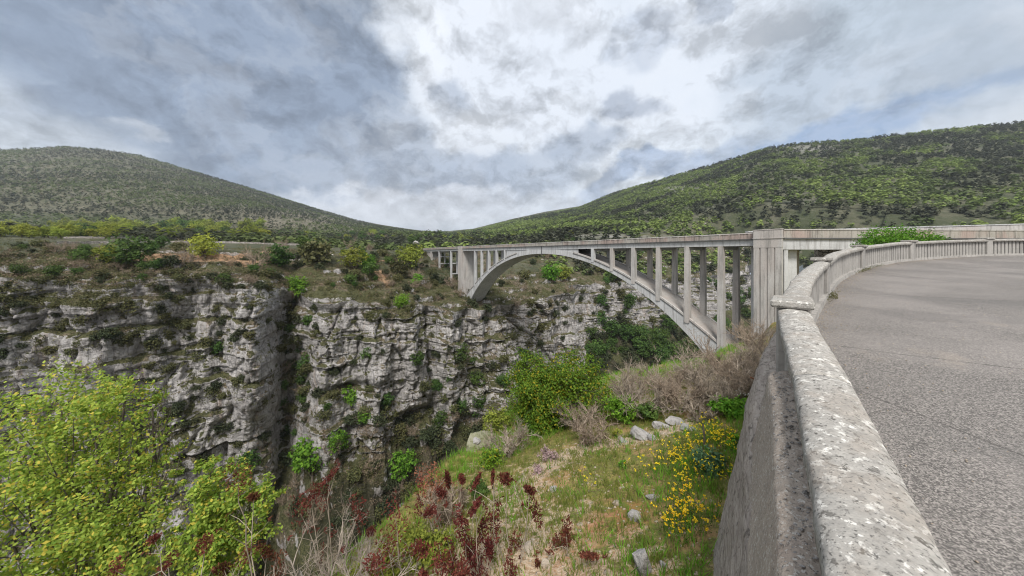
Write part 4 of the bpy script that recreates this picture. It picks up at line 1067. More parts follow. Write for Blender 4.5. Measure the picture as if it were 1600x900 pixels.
# ------------------------------------------------------------------ single trees and bushes of the far bank (photo position of the foot, crown radius)
for a_ in [
    ('bright', 468, 462, 17, 'vivid green tree at the head of the deep cleft in the cliff', 'tree'),
    ('bright', 488, 752, 36, 'large bright green tree low in the cleft of the gorge', 'tree'),
    ('bright', 528, 706, 19, 'bright green tree just above the largest tree in the cleft', 'tree'),
    ('bright', 548, 640, 19, 'bright green tree on the cliff ledge under the dark overhang', 'tree'),
    ('bright', 566, 668, 14, 'small bright green tree below the tree on the overhang ledge', 'tree'),
    ('bright', 630, 742, 25, 'bright green tree at the foot of the rock column left of the round bush', 'tree'),
    ('wood', 690, 668, 15, 'small green tree in the dark hollow of the cliff', 'tree'),
    ('wood', 388, 730, 20, 'dull green bush low on the grey cliff face left of the cleft', 'bush'),
    ('wood', 343, 552, 13, 'green bush in the middle of the left cliff face', 'bush'),
    ('bright', 626, 482, 12, 'vivid green bush on the rocks just below the arch springing on the far bank', 'bush'),
    ('wood', 205, 412, 26, 'wide green bush on the bank beside the ochre earth', 'bush'),
    ('spring', 168, 412, 18, 'green bush left of the wide bush on the bank', 'bush'),
    ('spring', 320, 405, 20, 'rounded olive yellow bush standing before the ochre earth', 'bush'),
    ('wood', 432, 416, 26, 'green bush right of the ochre earth bank', 'bush'),
    ('olive', 500, 412, 34, 'broad brownish olive tree above the cleft', 'tree'),
    ('bare', 400, 418, 24, 'leafless brown bush between two green bushes on the far bank', 'bush'),
    ('bare', 288, 412, 20, 'grey leafless bush left of the rounded olive bush', 'bush'),
    ('spring', 553, 420, 20, 'yellow green bush left of the ochre gully', 'bush'),
    ('bright', 575, 420, 15, 'bright green bush at the edge of the ochre gully', 'bush'),
    ('dark', 606, 390, 14, 'dark rounded bush beside the road wall at the far end of the bridge', 'bush'),
    ('spring', 640, 420, 25, 'pale green tree just left of the far viaduct columns', 'tree'),
    ('olive', 622, 430, 22, 'brown green bush under the pale tree by the viaduct', 'bush'),
    ('bright', 652, 446, 10, 'bright green bush below the far viaduct', 'bush'),
    ('dark', 737, 480, 15, 'dark green bush at the far foot of the arch', 'bush'),
    ('dark', 762, 484, 12, 'dark bush right of the arch springing', 'bush'),
    ('bright', 862, 438, 17, 'light green bush seen under the arch, left one of two', 'bush'),
    ('spring', 880, 440, 13, 'light green bush seen under the arch, right one of two', 'bush'),
    ('olive', 820, 436, 16, 'olive bush under the arch left of the light green bushes', 'bush'),
    ('olive', 940, 425, 14, 'brownish bush on the slope behind the arch shoulder', 'bush'),
    ('dark', 745, 690, 24, 'black green bush filling the hollow beside the round bush', 'bush'),
    ('dark', 640, 660, 18, 'dark bush under the cliff overhang', 'bush'),
    ('pine', 886, 366, 5, 'lone dark conifer rising above the bridge parapet', 'tree')]:
    put(*a_)

# scattered shrubs: zones given by their extent in the photograph, every shrub an object
def scatter(zone, n, keys, rr, label, cat, group, rng, poly=None, tall=1.0, ok=None):
    x0, x1, y0, y1 = zone; done = 0; tries = 0
    while done < n and tries < n * 6:
        tries += 1; x = rng.uniform(x0, x1); y = rng.uniform(y0, y1)
        if ok and not ok(x, y): continue
        h_ = hit(x, y)
        if not h_: continue
        loc, nrm, nm = h_
        if nm == 'hillside_ground': continue
        r = rng.uniform(*rr) * (loc.y / F)
        q = loc - nrm * 0.1
        place(keys[rng.randint(len(keys))], q, r, label, cat, group, tall); done += 1
rg = np.random.RandomState(5)
scatter((-40, 300, 432, 560), 64, ['dark', 'olive'], (6, 17), 'dark shrub clinging to a ledge of the cliff at the far left', 'shrub', 'shrubs on the cliff at the far left', rg)
scatter((300, 440, 432, 560), 26, ['dark', 'olive'], (5, 14), 'dark shrub on the pale rock buttress left of the cleft', 'shrub', 'shrubs on the pale buttress', rg)
scatter((230, 450, 560, 770), 44, ['dark', 'olive', 'dark'], (6, 15), 'shrub rooted low on the cliff left of the cleft', 'shrub', 'shrubs low on the left cliff', rg)
scatter((440, 482, 440, 700), 46, ['olive', 'dark', 'wood', 'bare'], (7, 15), 'bush growing inside the deep cleft', 'bush', 'bushes inside the cleft', rg)
scatter((480, 930, 480, 560), 46, ['dark', 'olive'], (4, 12), 'dark shrub on the upper ledges of the cliff below the arch', 'shrub', 'shrubs on the upper ledges', rg)
scatter((480, 930, 560, 650), 50, ['dark', 'olive', 'wood'], (6, 15), 'dark bush on the lower ledges of the cliff below the arch', 'bush', 'bushes on the lower ledges', rg)
scatter((440, 800, 640, 830), 80, ['dark', 'olive', 'olive', 'bare', 'dark'], (8, 20), 'bush in the shaded foot of the cliff', 'bush', 'bushes at the foot of the cliff', rg)
scatter((-60, 720, 384, 450), 160, ['olive', 'olive', 'dark', 'bare', 'wood'], (5, 14), 'bush on the terraced slope left of the bridge', 'bush', 'bushes on the terraced slope', rg)
scatter((600, 930, 395, 490), 84, ['olive', 'dark', 'bare'], (4, 11), 'bush on the slope seen under the arch', 'bush', 'bushes on the slope under the arch', rg)
scatter((922, 1130, 520, 660), 84, ['wood', 'dark', 'dark', 'pine', 'wood'], (7, 18), 'green tree on the wooded side of the gorge under the arch shoulder', 'tree', 'trees on the wooded gorge side', rg)
scatter((930, 1200, 395, 520), 84, ['wood', 'olive', 'dark'], (6, 13), 'bush seen between the bridge columns on the far slope', 'bush', 'bushes seen between the columns', rg)
scatter((-60, 430, 358, 374), 130, ['spring', 'spring', 'spring', 'wood', 'olive'], (7, 12), 'yellow green tree in the line along the plateau', 'tree', 'trees along the plateau', rg)
scatter((430, 660, 368, 381), 60, ['spring', 'olive', 'wood', 'bare', 'dark'], (4, 7), 'small tree in the line between the plateau and the bridge', 'tree', 'small trees towards the bridge', rg)
scatter((640, 900, 366, 379), 44, ['spring', 'wood', 'olive'], (3.5, 6), 'tree standing behind the far end of the bridge', 'tree', 'trees behind the far bridge end', rg)
for k, e in list(PROTO.items()):
    if k not in USED:
        for ch in list(e.children): bpy.data.objects.remove(ch)
        bpy.data.objects.remove(e)

# low scrub that nobody could count: one mesh over the terraced slope and the ledges
def scrub(name, zones, seed, mat, size, per=26):
    rng = np.random.RandomState(seed); C_, Rr = [], []
    for (x0, x1, y0, y1, n) in zones:
        for i in range(n):
            h_ = hit(rng.uniform(x0, x1), rng.uniform(y0, y1))
            if not h_ or h_[2] == 'hillside_ground': continue
            if h_[2] == 'cliff' and h_[1].z < 0.25 and rng.rand() < 0.8: continue
            C_.append(tuple(h_[0])); Rr.append(rng.uniform(*size) * (1 + max(0, h_[0].y - 150) / 150))
    C_ = np.array(C_); Rr = np.array(Rr); n = len(C_)
    off = rng.normal(size=(n, per, 3)) * 0.45; off[..., 2] = np.abs(off[..., 2]) * 0.9
    cc = (C_[:, None] + off * Rr[:, None, None]).reshape(-1, 3); nn = rng.normal(size=(n * per, 3)) + np.array([0, 0, 0.5]); nn /= np.linalg.norm(nn, axis=1)[:, None]
    v, f = quads(cc, nn, np.repeat(Rr, per) * 0.32, rng); r = np.clip(np.repeat(rng.rand(n), per) * 0.75 + rng.rand(n * per) * 0.3, 0, 1)
    o = mesh_obj(name, v, f, mat, attrs={'rnd': r}); tag(o, kind='stuff'); return o
tag(scrub('scrub', [(-60, 700, 368, 480, 4200), (560, 930, 395, 500, 2400), (-60, 930, 440, 760, 5200), (900, 1200, 390, 620, 1800)], 8, M['leaf_olive'], (0.4, 1.1)), 'low grey green scrub covering the terraces and ledges of the far bank')
tag(scrub('dry_scrub', [(-60, 700, 385, 450, 1200), (560, 930, 395, 500, 700), (400, 800, 600, 800, 900)], 9, M['leaf_brown'], (0.5, 1.2)), 'dry brown scrub between the green bushes of the far bank')

# ------------------------------------------------------------------ woods on the far hills, read as one mass
def tone_mat():
    m, t = material('hill_wood_leaves')
    tn = attr(t, 'tone'); r = attr(t, 'rnd')
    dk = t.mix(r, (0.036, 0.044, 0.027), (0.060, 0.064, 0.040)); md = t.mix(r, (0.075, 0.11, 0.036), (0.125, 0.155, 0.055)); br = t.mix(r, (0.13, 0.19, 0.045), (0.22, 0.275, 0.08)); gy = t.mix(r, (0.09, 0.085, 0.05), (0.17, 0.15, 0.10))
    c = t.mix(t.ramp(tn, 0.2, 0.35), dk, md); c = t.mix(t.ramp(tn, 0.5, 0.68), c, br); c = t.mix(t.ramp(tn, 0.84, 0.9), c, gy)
    t.put(t.b.inputs['Base Color'], c); tr = t.node('ShaderNodeBsdfTranslucent'); t.put(tr.inputs[0], c); mx = t.node('ShaderNodeMixShader'); mx.inputs[0].default_value = 0.3; t.l.new(t.b.outputs[0], mx.inputs[1]); t.l.new(tr.outputs[0], mx.inputs[2]); t.l.new(mx.outputs[0], t.o.inputs[0]); return m
M['hillwood'] = tone_mat()
def wood_mass(name, label, n, a_rng, Y_rng, rad, tonef, seed, per=20, dens=None):
    rng = np.random.RandomState(seed)
    aa = rng.uniform(*a_rng, size=n); Y = np.sqrt(rng.uniform(Y_rng[0] ** 2, Y_rng[1] ** 2, size=n)); X = aa * Y
    z = land(X, Y); s, p = SP(X, Y); ok = (z > -19) & ~((s > 30) & (p < 150) & (z < 2.0) & (Y < 400)) & ~((s > 30) & (s < rim_s(p) + 4) & (p < 430)) & ~((np.abs(p - 63) < 14) & (s < 205)) & ~((s < 60) & (p < 85))
    hz, Yb = hills(X, Y)
    if dens is not None: ok &= rng.rand(n) < dens(X, Y, z)
    X, Y, z = X[ok], Y[ok], z[ok]; m = len(X); r = rng.uniform(*rad, size=m); tone = tonef(X, Y, z, rng)
    d = rnd_dirs(rng, m * per).reshape(m, per, 3); q = (0.45 + 0.6 * rng.rand(m, per, 1))
    sh = np.where(tone[:, None, None] < 0.25, [[[0.75, 0.75, 1.3]]], [[[1.0, 1.0, 0.85]]])
    cc = np.stack([X, Y, z + r * 0.75], -1)[:, None] + d * q * r[:, None, None] * sh
    nn = d * 0.5 + rng.normal(size=d.shape) * 0.22 + np.array([0, 0, 0.75]); nn /= np.linalg.norm(nn, axis=-1)[..., None]
    v, f = quads(cc.reshape(-1, 3), nn.reshape(-1, 3), np.repeat(r, per) * 0.85, rng, 0.8)
    o = mesh_obj(name, v, f, M['hillwood'], attrs={'rnd': np.clip(np.repeat(rng.rand(m), per) * 0.8 + 0.2 * rng.rand(m * per), 0, 1), 'tone': np.repeat(tone, per)})
    tag(o, label, kind='stuff'); return o
def px_of(X, Y, z): return 800 + F * X / Y, 397 - F * z / Y
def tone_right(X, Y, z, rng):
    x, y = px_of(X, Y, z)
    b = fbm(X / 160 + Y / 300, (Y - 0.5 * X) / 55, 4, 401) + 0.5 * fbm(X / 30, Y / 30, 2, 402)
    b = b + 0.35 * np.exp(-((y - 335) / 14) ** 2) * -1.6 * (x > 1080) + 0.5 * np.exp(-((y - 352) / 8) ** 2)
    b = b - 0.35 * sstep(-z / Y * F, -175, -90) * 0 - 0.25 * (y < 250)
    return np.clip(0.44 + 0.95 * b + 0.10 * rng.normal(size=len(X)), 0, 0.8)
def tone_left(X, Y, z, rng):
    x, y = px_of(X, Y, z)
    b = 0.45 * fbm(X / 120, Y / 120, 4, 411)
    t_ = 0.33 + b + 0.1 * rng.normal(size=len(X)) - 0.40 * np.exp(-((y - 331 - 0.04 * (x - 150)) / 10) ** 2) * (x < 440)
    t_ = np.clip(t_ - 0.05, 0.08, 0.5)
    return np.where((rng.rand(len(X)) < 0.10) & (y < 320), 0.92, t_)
def dens_right(X, Y, z):
    x, y = px_of(X, Y, z)
    return 1 - 0.8 * np.exp(-(((x - 1265) / 45) ** 2 + ((y - 233) / 8) ** 2)) - 0.5 * np.exp(-(((x - 1060) / 40) ** 2 + ((y - 296) / 6) ** 2)) - 0.85 * np.exp(-(((x - 960) / 70) ** 2 + ((y - 368) / 4) ** 2)) - 0.55 * np.exp(-(((x - 1350) / 90) ** 2 + ((y - 342) / 6) ** 2))
def dens_left(X, Y, z):
    x, y = px_of(X, Y, z)
    d_ = 1.0 - 0.62 * np.exp(-(((x - 480) / 150) ** 2 + ((y - 347) / 15) ** 2)) - 0.3 * (y < 270)
    return d_
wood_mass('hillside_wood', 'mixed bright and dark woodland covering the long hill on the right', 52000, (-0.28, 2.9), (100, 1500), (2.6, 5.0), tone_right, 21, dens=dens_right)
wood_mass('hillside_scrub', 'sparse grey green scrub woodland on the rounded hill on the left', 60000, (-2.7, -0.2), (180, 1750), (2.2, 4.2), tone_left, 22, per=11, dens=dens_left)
# ------------------------------------------------------------------ foreground: the yellow green tree on the left
def blob_at(x, y, Y, rpx, ry=None, rz=None):
    r = rpx / F * Y; return (at(x, y, Y), (r, r * (ry or 1.0), r * (rz or 0.85)))
def near_tree(name, label, cat, base, blobs, nclump, per, leaf, mat, seed, trunk_r=0.12, clump_r=0.16, group=None, wood='bark', spray=0.0):
    rng = np.random.RandomState(seed); e = empty(name, tuple(base)); base = np.asarray(base, float)
    bl = [(np.asarray(c) - base, r) for c, r in blobs]
    v, f = clumps(rng, bl, nclump, per, leaf, clump_r, spray=spray); leaf_obj('crown', v, f, M[mat], e, rng)
    w = Wood(); cen = np.mean([c for c, r in bl], 0); fork = cen * 0.45
    w.tube(curve(rng, (0, 0, -0.3), fork, 7, 0.15), trunk_r, trunk_r * 0.7, 8)
    for c, r in bl:
        p = curve(rng, fork * rng.uniform(0.75, 1.0), c, 7, 0.3); w.tube(p, trunk_r * 0.5, trunk_r * 0.14, 6)
        for k in range(7):
            q = p[rng.randint(3, 7)]; w.tube(curve(rng, q, c + rnd_dirs(rng, 1)[0] * np.array(r) * 0.95, 6, 0.4), trunk_r * 0.16, trunk_r * 0.04, 4)
    v, f = w.data(); mesh_obj('trunk', v, f, M[wood], e); tag(e, label, cat, group); return e
LT = [blob_at(195, 625, 7.6, 48), blob_at(150, 690, 7.4, 78), blob_at(215, 700, 7.8, 52), blob_at(95, 640, 7.6, 70), blob_at(30, 720, 7.2, 100), blob_at(238, 640, 7.8, 22), blob_at(120, 800, 7.0, 100),
      blob_at(228, 775, 7.2, 42), blob_at(262, 735, 7.6, 22), blob_at(200, 865, 6.8, 80), blob_at(20, 850, 6.6, 110), blob_at(120, 880, 6.4, 90)]
g_ = drop(*at(140, 850, 7.2)[:2]); bz = g_[0].z if g_ else -14
near_tree('leafy_tree', 'large yellow green leafy tree filling the lower left corner', 'tree', (at(140, 850, 7.2)[0], 7.2, max(bz, -16)), LT, 560, 52, 0.076, 'leaf_yellow', 501, 0.14, 0.10, spray=1.3)
LT2 = [blob_at(345, 775, 6.6, 46), blob_at(392, 790, 6.6, 34), blob_at(330, 735, 6.7, 24), blob_at(318, 825, 6.3, 36), blob_at(375, 850, 6.2, 40), blob_at(320, 892, 6.0, 60)]
b2 = at(330, 900, 6.4); g_ = drop(b2[0], b2[1])
near_tree('leafy_tree', 'smaller yellow green sapling right of the big leafy tree', 'tree', (b2[0], b2[1], max(g_[0].z if g_ else -12, -12)), LT2, 250, 52, 0.070, 'leaf_yellow', 502, 0.07, 0.10, spray=1.3)

# the round bush above the gorge edge and its neighbours
def foot(x, y):
    h_ = hit(x, y)
    return np.array(h_[0]) if h_ else None
def solid_bush(name, label, x, y, rpx, Y, mat, seed, leaf, nclump=200, per=22, squash=0.8, wide=1.0, group=None, cat='bush', n=7, clump_r=0.2):
    rng = np.random.RandomState(seed)
    h_ = hit(x, y + rpx * 0.8 * squash)
    if h_ and h_[2] == 'hillside_ground' and 0.55 * Y < h_[0].y < 1.6 * Y: Y = h_[0].y + 0.2 * rpx / F * h_[0].y
    leaf = leaf * (0.5 + 0.5 * Y / Y); c = at(x, y, Y); r = rpx / F * Y; bl = []
    for i in range(n):
        d = rng.uniform(-1, 1, 3) * np.array([0.55 * wide, 0.5, 0.42 * squash]) * r; q = r * rng.uniform(0.42, 0.62); bl.append((c + d, (q * wide ** 0.5, q, q * squash)))
    g_ = drop(c[0], c[1]); z0 = g_[0].z if g_ else c[2] - r
    z0 = max(z0, c[2] - r * 2.2)
    return near_tree(name, label, cat, (c[0], c[1], z0), bl, nclump, per, leaf, mat, seed, 0.02 * r + 0.02, clump_r, group)
solid_bush('round_bush', 'big rounded yellow tinged green bush at the edge of the gorge', 858, 612, 84, 13.5, 'leaf_round', 511, 0.075, 1000, 38, 0.85, 0.92, n=12, clump_r=0.15)
solid_bush('green_bush', 'pale green bush at the left foot of the big rounded bush', 778, 655, 26, 12.5, 'leaf_spring', 512, 0.07, 90, 22, 0.9)
solid_bush('green_bush', 'bright grassy green bush between the leafless bushes', 968, 640, 30, 15, 'leaf_bright', 513, 0.07, 120, 22, 0.9)
solid_bush('green_bush', 'dull green low bush behind the grey boulder', 1018, 642, 24, 14, 'leaf_mid', 514, 0.07, 90, 20, 0.8)
solid_bush('green_bush', 'small yellow green cushion beside the boulder', 965, 676, 10, 10.5, 'leaf_spring', 515, 0.04, 40, 18, 0.7)
solid_bush('green_bush', 'yellow green bush draped over the mossy outcrop', 768, 716, 24, 10, 'leaf_round', 516, 0.05, 90, 22, 0.9)
solid_bush('green_bush', 'lime green bush low behind the red budded stems', 668, 850, 42, 5.4, 'leaf_spring', 517, 0.05, 150, 24, 0.8, 1.2)
solid_bush('green_bush', 'lime green bush in the bottom centre of the slope', 590, 890, 40, 5.0, 'leaf_spring', 518, 0.05, 130, 24, 0.7, 1.2)
solid_bush('green_bush', 'green bush on the mossy shoulder below the outcrop', 745, 770, 22, 7.5, 'leaf_mid', 519, 0.05, 70, 20, 0.7)
solid_bush('rusty_bush', 'rusty pink bush hanging at the lip of the gorge', 692, 752, 42, 8.0, 'leaf_rust', 520, 0.05, 70, 20, 0.75, 1.1, clump_r=0.26)
solid_bush('spurge', 'blue green leafy clump among the yellow flowers', 1100, 722, 34, 5.7, 'leaf_blue', 521, 0.05, 110, 22, 0.6, 1.1, cat='plant')
solid_bush('spurge', 'small fresh green tuft alone on the dry grass', 975, 726, 10, 6.6, 'leaf_bright', 522, 0.035, 26, 18, 1.0, 0.8, cat='plant')
solid_bush('heather', 'mauve dry cushion plant at the end of the stony path', 858, 708, 17, 7.6, 'heather', 523, 0.03, 60, 26, 0.8, cat='plant', clump_r=0.2)
solid_bush('heather', 'smaller mauve cushion plant below the mauve cushion', 838, 732, 13, 7.0, 'heather', 524, 0.03, 44, 24, 0.8, cat='plant', clump_r=0.2)
solid_bush('green_bush', 'lush green weeds where the retaining wall meets the slope', 1150, 640, 34, 9.5, 'grass_lush', 525, 0.09, 120, 18, 0.5, 1.3, cat='plant')
solid_bush('green_bush', 'green weeds beside the wall above the yellow flowers', 1165, 690, 24, 7.2, 'grass_lush', 526, 0.07, 70, 18, 0.5, 1.1, cat='plant')
solid_bush('green_bush', 'low green plants at the foot of the round bush', 850, 672, 26, 12, 'grass_lush', 527, 0.07, 60, 18, 0.4, 1.4, cat='plant')

bx = [blob_at(1372, 374, 25, 22, rz=0.6), blob_at(1395, 366, 26, 26, rz=0.6), blob_at(1425, 374, 25.5, 24, rz=0.6), blob_at(1350, 384, 25, 14, rz=0.6), blob_at(1400, 385, 25, 40, rz=0.5), blob_at(1455, 380, 25, 20, rz=0.6)]
g_ = drop(*at(1400, 380, 25)[:2])
near_tree('green_bush', 'bright green bush rising behind the curved balustrade', 'bush', (at(1400, 380, 25)[0], 25, g_[0].z if g_ else -3), bx, 260, 26, 0.15, 'leaf_bright', 530, 0.1, 0.2)
# leafless bushes
def bare_bush(name, label, x, y, Y, hpx, nstem, seed, mat='twig_warm', spread=0.7, kids=(5, 8), levels=3, group=None, r0=0.02, haze=900, bud='leaf_brown', lean=(0, 0), bs=0.03, k=4):
    rng = np.random.RandomState(seed); h_ = hit(x, y)
    if h_ and h_[2] == 'hillside_ground' and h_[0].y < 32: b = np.array(h_[0]); Y = b[1]
    else:
        b = at(x, y, Y); g_ = drop(b[0], b[1])
        if g_ and abs(g_[0].z - b[2]) < 1.6: b[2] = g_[0].z
    e = empty(name, tuple(b)); H = hpx / F * Y
    v, f, tips = branchy(rng, (0, 0, -0.05), nstem, H, spread, levels, r0, kids, lean=lean, k=k)
    mesh_obj('branches', v, f, M[mat], e)
    if haze:
        c = tips[rng.randint(len(tips), size=haze)] + rng.normal(size=(haze, 3)) * 0.05 * H * 0.6
        lv, lf = quads(c, rnd_dirs(rng, haze), bs * (0.6 + 0.8 * rng.rand(haze)), rng, 0.35); leaf_obj('leaves', lv, lf, M[bud], e, rng)
    tag(e, label, 'bush', group); return e
BB = 'grey brown leafless bushes on the slope'
for i, (x, y, Y, h, n, lab) in enumerate([
    (922, 692, 12.5, 56, 8, 'grey brown leafless bush right of the big rounded bush'),
    (788, 712, 11.0, 58, 6, 'thin leafless bush with dark stems left of the big rounded bush'),
    (930, 640, 15.5, 50, 7, 'low leafless bush behind the bright grassy bush'),
    (1005, 652, 14.5, 82, 10, 'tall leafless brown bush above the boulders'),
    (1062, 640, 14.5, 84, 10, 'leafless brown bush right of the tallest one above the boulders'),
    (1110, 620, 15.0, 80, 10, 'leafless bush in front of the foot of the arch'),
    (1150, 604, 15.5, 84, 10, 'leafless bush covering the near springing of the arch'),
    (1185, 595, 15.0, 84, 10, 'dense leafless bush before the fluted pylon'),
    (1208, 566, 14.5, 72, 8, 'leafless bush touching the parapet post'),
    (1085, 604, 17.5, 60, 8, 'greyish leafless bush behind the front row'),
    (1190, 560, 19.0, 60, 8, 'brown leafless bush under the pylon'),
    (1035, 614, 18.0, 56, 8, 'leafless bush at the gorge edge behind the tall one'),
    (700, 810, 7.6, 60, 7, 'grey twiggy bush below the rusty pink bush'),
    (900, 668, 13, 50, 8, 'leafless bush tucked against the right side of the big rounded bush'),
    (985, 625, 16, 60, 8, 'leafless bush left of the tallest one above the boulders'),
    (1132, 640, 14, 66, 9, 'low leafless bush at the right end of the row'),
    (1168, 625, 14, 70, 9, 'low leafless bush above the white flowers'),
    (1090, 655, 13, 44, 8, 'short leafless bush right of the flat boulder')]):
    bare_bush('leafless_bush', lab, x, y, Y, h * 0.98, n, 600 + i, ['twig_warm', 'twig'][i % 2], 0.8, (5, 7), 3, BB, 0.036, 1500)

# pale tangled branches at the bottom
for i, (x, y, Y, h, n, lab) in enumerate([
    (500, 960, 4.6, 150, 6, 'tangle of pale bare branches at the bottom left of centre'),
    (575, 940, 4.8, 120, 5, 'pale crooked bare branches left of the lime green bush'),
    (440, 960, 4.8, 120, 5, 'bare branches poking through the yellow green sapling'),
    (540, 905, 5.6, 90, 5, 'bare branches behind the pale tangle')]):
    bare_bush('bare_branches', lab, x, y, Y, h, n, 640 + i, 'twig_pale', 0.95, (4, 6), 3, 'pale bare branches at the bottom', 0.016, 0, k=5)

# red budded stems
def red_shrub(label, base, Y, heads, seed, mat='leaf_red', hr=0.075, woodm='twig'):
    """base and heads in photo pixels"""
    rng = np.random.RandomState(seed); b = at(base[0], base[1], Y)
    e = empty('red_budded_shrub', tuple(b)); w = Wood(); C_, N_ = [], []
    pts = []
    for (x, y) in heads:
        h_ = at(x, y, Y + rng.uniform(-0.35, 0.35)) - b
        mid = h_ * rng.uniform(0.35, 0.5) * np.array([0.7, 0.7, 1.0])
        c = np.concatenate([curve(rng, (0, 0, 0), mid, 4, 0.2), curve(rng, mid, h_, 5, 0.25)[1:]])
        w.tube(c, 0.011, 0.004, 5); pts.append(h_)
        for k in range(2):
            q = c[rng.randint(3, 7)]; en = q + (rng.normal(size=3) * 0.16 + np.array([0, 0, 0.15])); w.tube(curve(rng, q, en, 4, 0.3), 0.005, 0.002, 4); pts.append(('s', en))
    for p in pts:
        small = isinstance(p, tuple); c = p[1] if small else p; n = 12 if small else int(rng.uniform(150, 280)); r = hr * (0.6 if small else rng.uniform(1.2, 1.9))
        up = rnd_dirs(rng, n) * rng.rand(n, 1) ** 0.5 * r; up[:, 2] *= 1.9; up = up * (1 + 0.4 * rng.normal(size=3)); up += up[:, 2:3] * rng.normal(size=3) * 0.35
        C_.append(c + up); q = up / (np.linalg.norm(up, axis=1)[:, None] + 1e-9) + rng.normal(size=(n, 3)) * 0.5; N_.append(np.cross(q, rnd_dirs(rng, n)))
    C_ = np.concatenate(C_); N_ = np.concatenate(N_); N_ /= np.linalg.norm(N_, axis=1)[:, None] + 1e-9
    v, f = quads(C_, N_, 0.048 * (0.6 + 0.8 * rng.rand(len(C_))), rng, 0.32); leaf_obj('leaves', v, f, M[mat], e, rng)
    v, f = w.data(); mesh_obj('stems', v, f, M[woodm], e)
    tag(e, label, 'shrub', 'red budded shrubs along the bottom'); return e
red_shrub('red leafed shoots rising in front of the yellow green sapling', (400, 990), 4.3, [(372, 748), (396, 776), (385, 868), (418, 862), (350, 890), (436, 888)], 701)
red_shrub('sparse reddish shoots standing against the dark foot of the cliff', (520, 980), 4.8, [(517, 742), (486, 775), (505, 772), (468, 800), (560, 800), (580, 830)], 702, hr=0.06)
red_shrub('pair of deep red leaf heads low in the centre', (630, 1010), 4.1, [(606, 856), (657, 858), (618, 808), (585, 880)], 703)
red_shrub('tall maroon stems in front of the stony slope', (750, 1020), 4.0, [(742, 792), (752, 828), (722, 822), (768, 812), (735, 860), (764, 858), (740, 886), (708, 888), (772, 835)], 704, 'leaf_maroon', 0.06)
red_shrub('maroon shoots leaning right over the dry grass', (800, 1010), 4.2, [(790, 748), (828, 765), (836, 798), (806, 862), (770, 745), (700, 750)], 705, 'leaf_maroon', 0.05)
red_shrub('short dark red shoots right of the maroon stems', (890, 1010), 4.1, [(885, 832), (898, 848), (842, 884), (920, 868), (935, 880), (870, 850)], 706, 'leaf_maroon', 0.05)
red_shrub('lowest maroon shoots in the middle of the bottom edge', (700, 1020), 3.7, [(690, 880), (720, 896), (660, 905), (800, 900)], 707, 'leaf_maroon', 0.055)
red_shrub('faint maroon twigs above the tall stems', (712, 930), 5.2, [(655, 780), (672, 800), (690, 770), (722, 748), (745, 752)], 708, 'leaf_maroon', 0.05)
red_shrub('red shoots at the far lower left under the leafy tree', (300, 1000), 4.6, [(262, 880), (240, 842), (320, 850), (180, 892)], 709, 'leaf_red', 0.05)

# ------------------------------------------------------------------ rocks
def rock(name, label, x, y, rpx, seed, shape=(1, 0.8, 0.7), mat='rock', Y=None, group=None, cat='rock', sink=0.3):
    rng = np.random.RandomState(seed)
    if Y is None:
        h_ = hit(x, y)
        if not h_: return
        c = np.array(h_[0])
    else:
        c = at(x, y, Y)
    r = rpx / F * c[1]
    nu_, nv_ = 40, 26; th = np.linspace(0, 2 * math.pi, nu_, endpoint=False); ph = np.linspace(0.02, math.pi - 0.02, nv_)
    T, Pq = np.meshgrid(th, ph, indexing='ij'); d = np.stack([np.cos(T) * np.sin(Pq), np.sin(T) * np.sin(Pq), np.cos(Pq)], -1)
    # facets: cut the ball by random planes
    rad = np.ones(T.shape)
    for k in range(16):
        n_ = rnd_dirs(rng, 1)[0]; h0 = rng.uniform(0.55, 0.9); dn = d @ n_; rad = np.where(dn > 0.05, np.minimum(rad, h0 / np.maximum(dn, 0.05)), rad)
    rad = rad * (1 + 0.08 * fbm(d[..., 0] * 4 + seed, d[..., 1] * 4 + d[..., 2] * 3, 4, seed))
    V = (d * rad[..., None] * np.array(shape) * r).reshape(-1, 3)
    i = np.arange(nu_ * nv_).reshape(nu_, nv_); f = np.stack([i[:, :-1], i[:, 1:], np.roll(i, -1, 0)[:, 1:], np.roll(i, -1, 0)[:, :-1]], -1).reshape(-1, 4)
    caps = [tuple(i[:, 0]), tuple(i[::-1, -1])]
    o = mesh_obj(name, V, [tuple(q) for q in f] + caps, M[mat]); o.location = tuple(c + np.array([0, 0, (shape[2] - sink) * r * 0.6])); o.rotation_euler = (0, 0, rng.rand() * 6.28)
    tag(o, label, cat, group); return o
RG = 'grey rocks at the head of the stony path'
rock('boulder', 'large angular grey boulder at the head of the stony path', 1002, 683, 19, 801, (1, 0.8, 0.62), group=RG)
rock('boulder', 'grey boulder behind and right of the large angular one', 1034, 668, 13, 802, (1.1, 0.8, 0.55), group=RG)
rock('boulder', 'flat grey boulder nearest the leafless bushes', 1056, 662, 15, 803, (1.3, 0.8, 0.5), group=RG)
rock('boulder', 'pale grey stone at the right end of the rock row', 1075, 672, 12, 804, (1.2, 0.8, 0.6), group=RG)
rock('boulder', 'small pale stone left of the large boulder', 972, 690, 9, 805, (1.2, 0.8, 0.6), group=RG)
rock('boulder', 'small stone under the large angular boulder', 1020, 686, 9, 806, (1.3, 0.8, 0.5), group=RG)
rock('stone', 'white stone in the rusty patch of the slope', 1018, 780, 9, 807, (1, 0.8, 0.8))
rock('stone', 'larger white stone below the rusty patch', 990, 810, 12, 808, (1, 0.8, 0.8))
rock('stone', 'white stone lying against the retaining wall', 1156, 731, 10, 809, (1.2, 0.7, 0.6))
rock('stone', 'pale stone on the bare earth of the slope', 864, 766, 8, 810, (1, 0.8, 0.7))
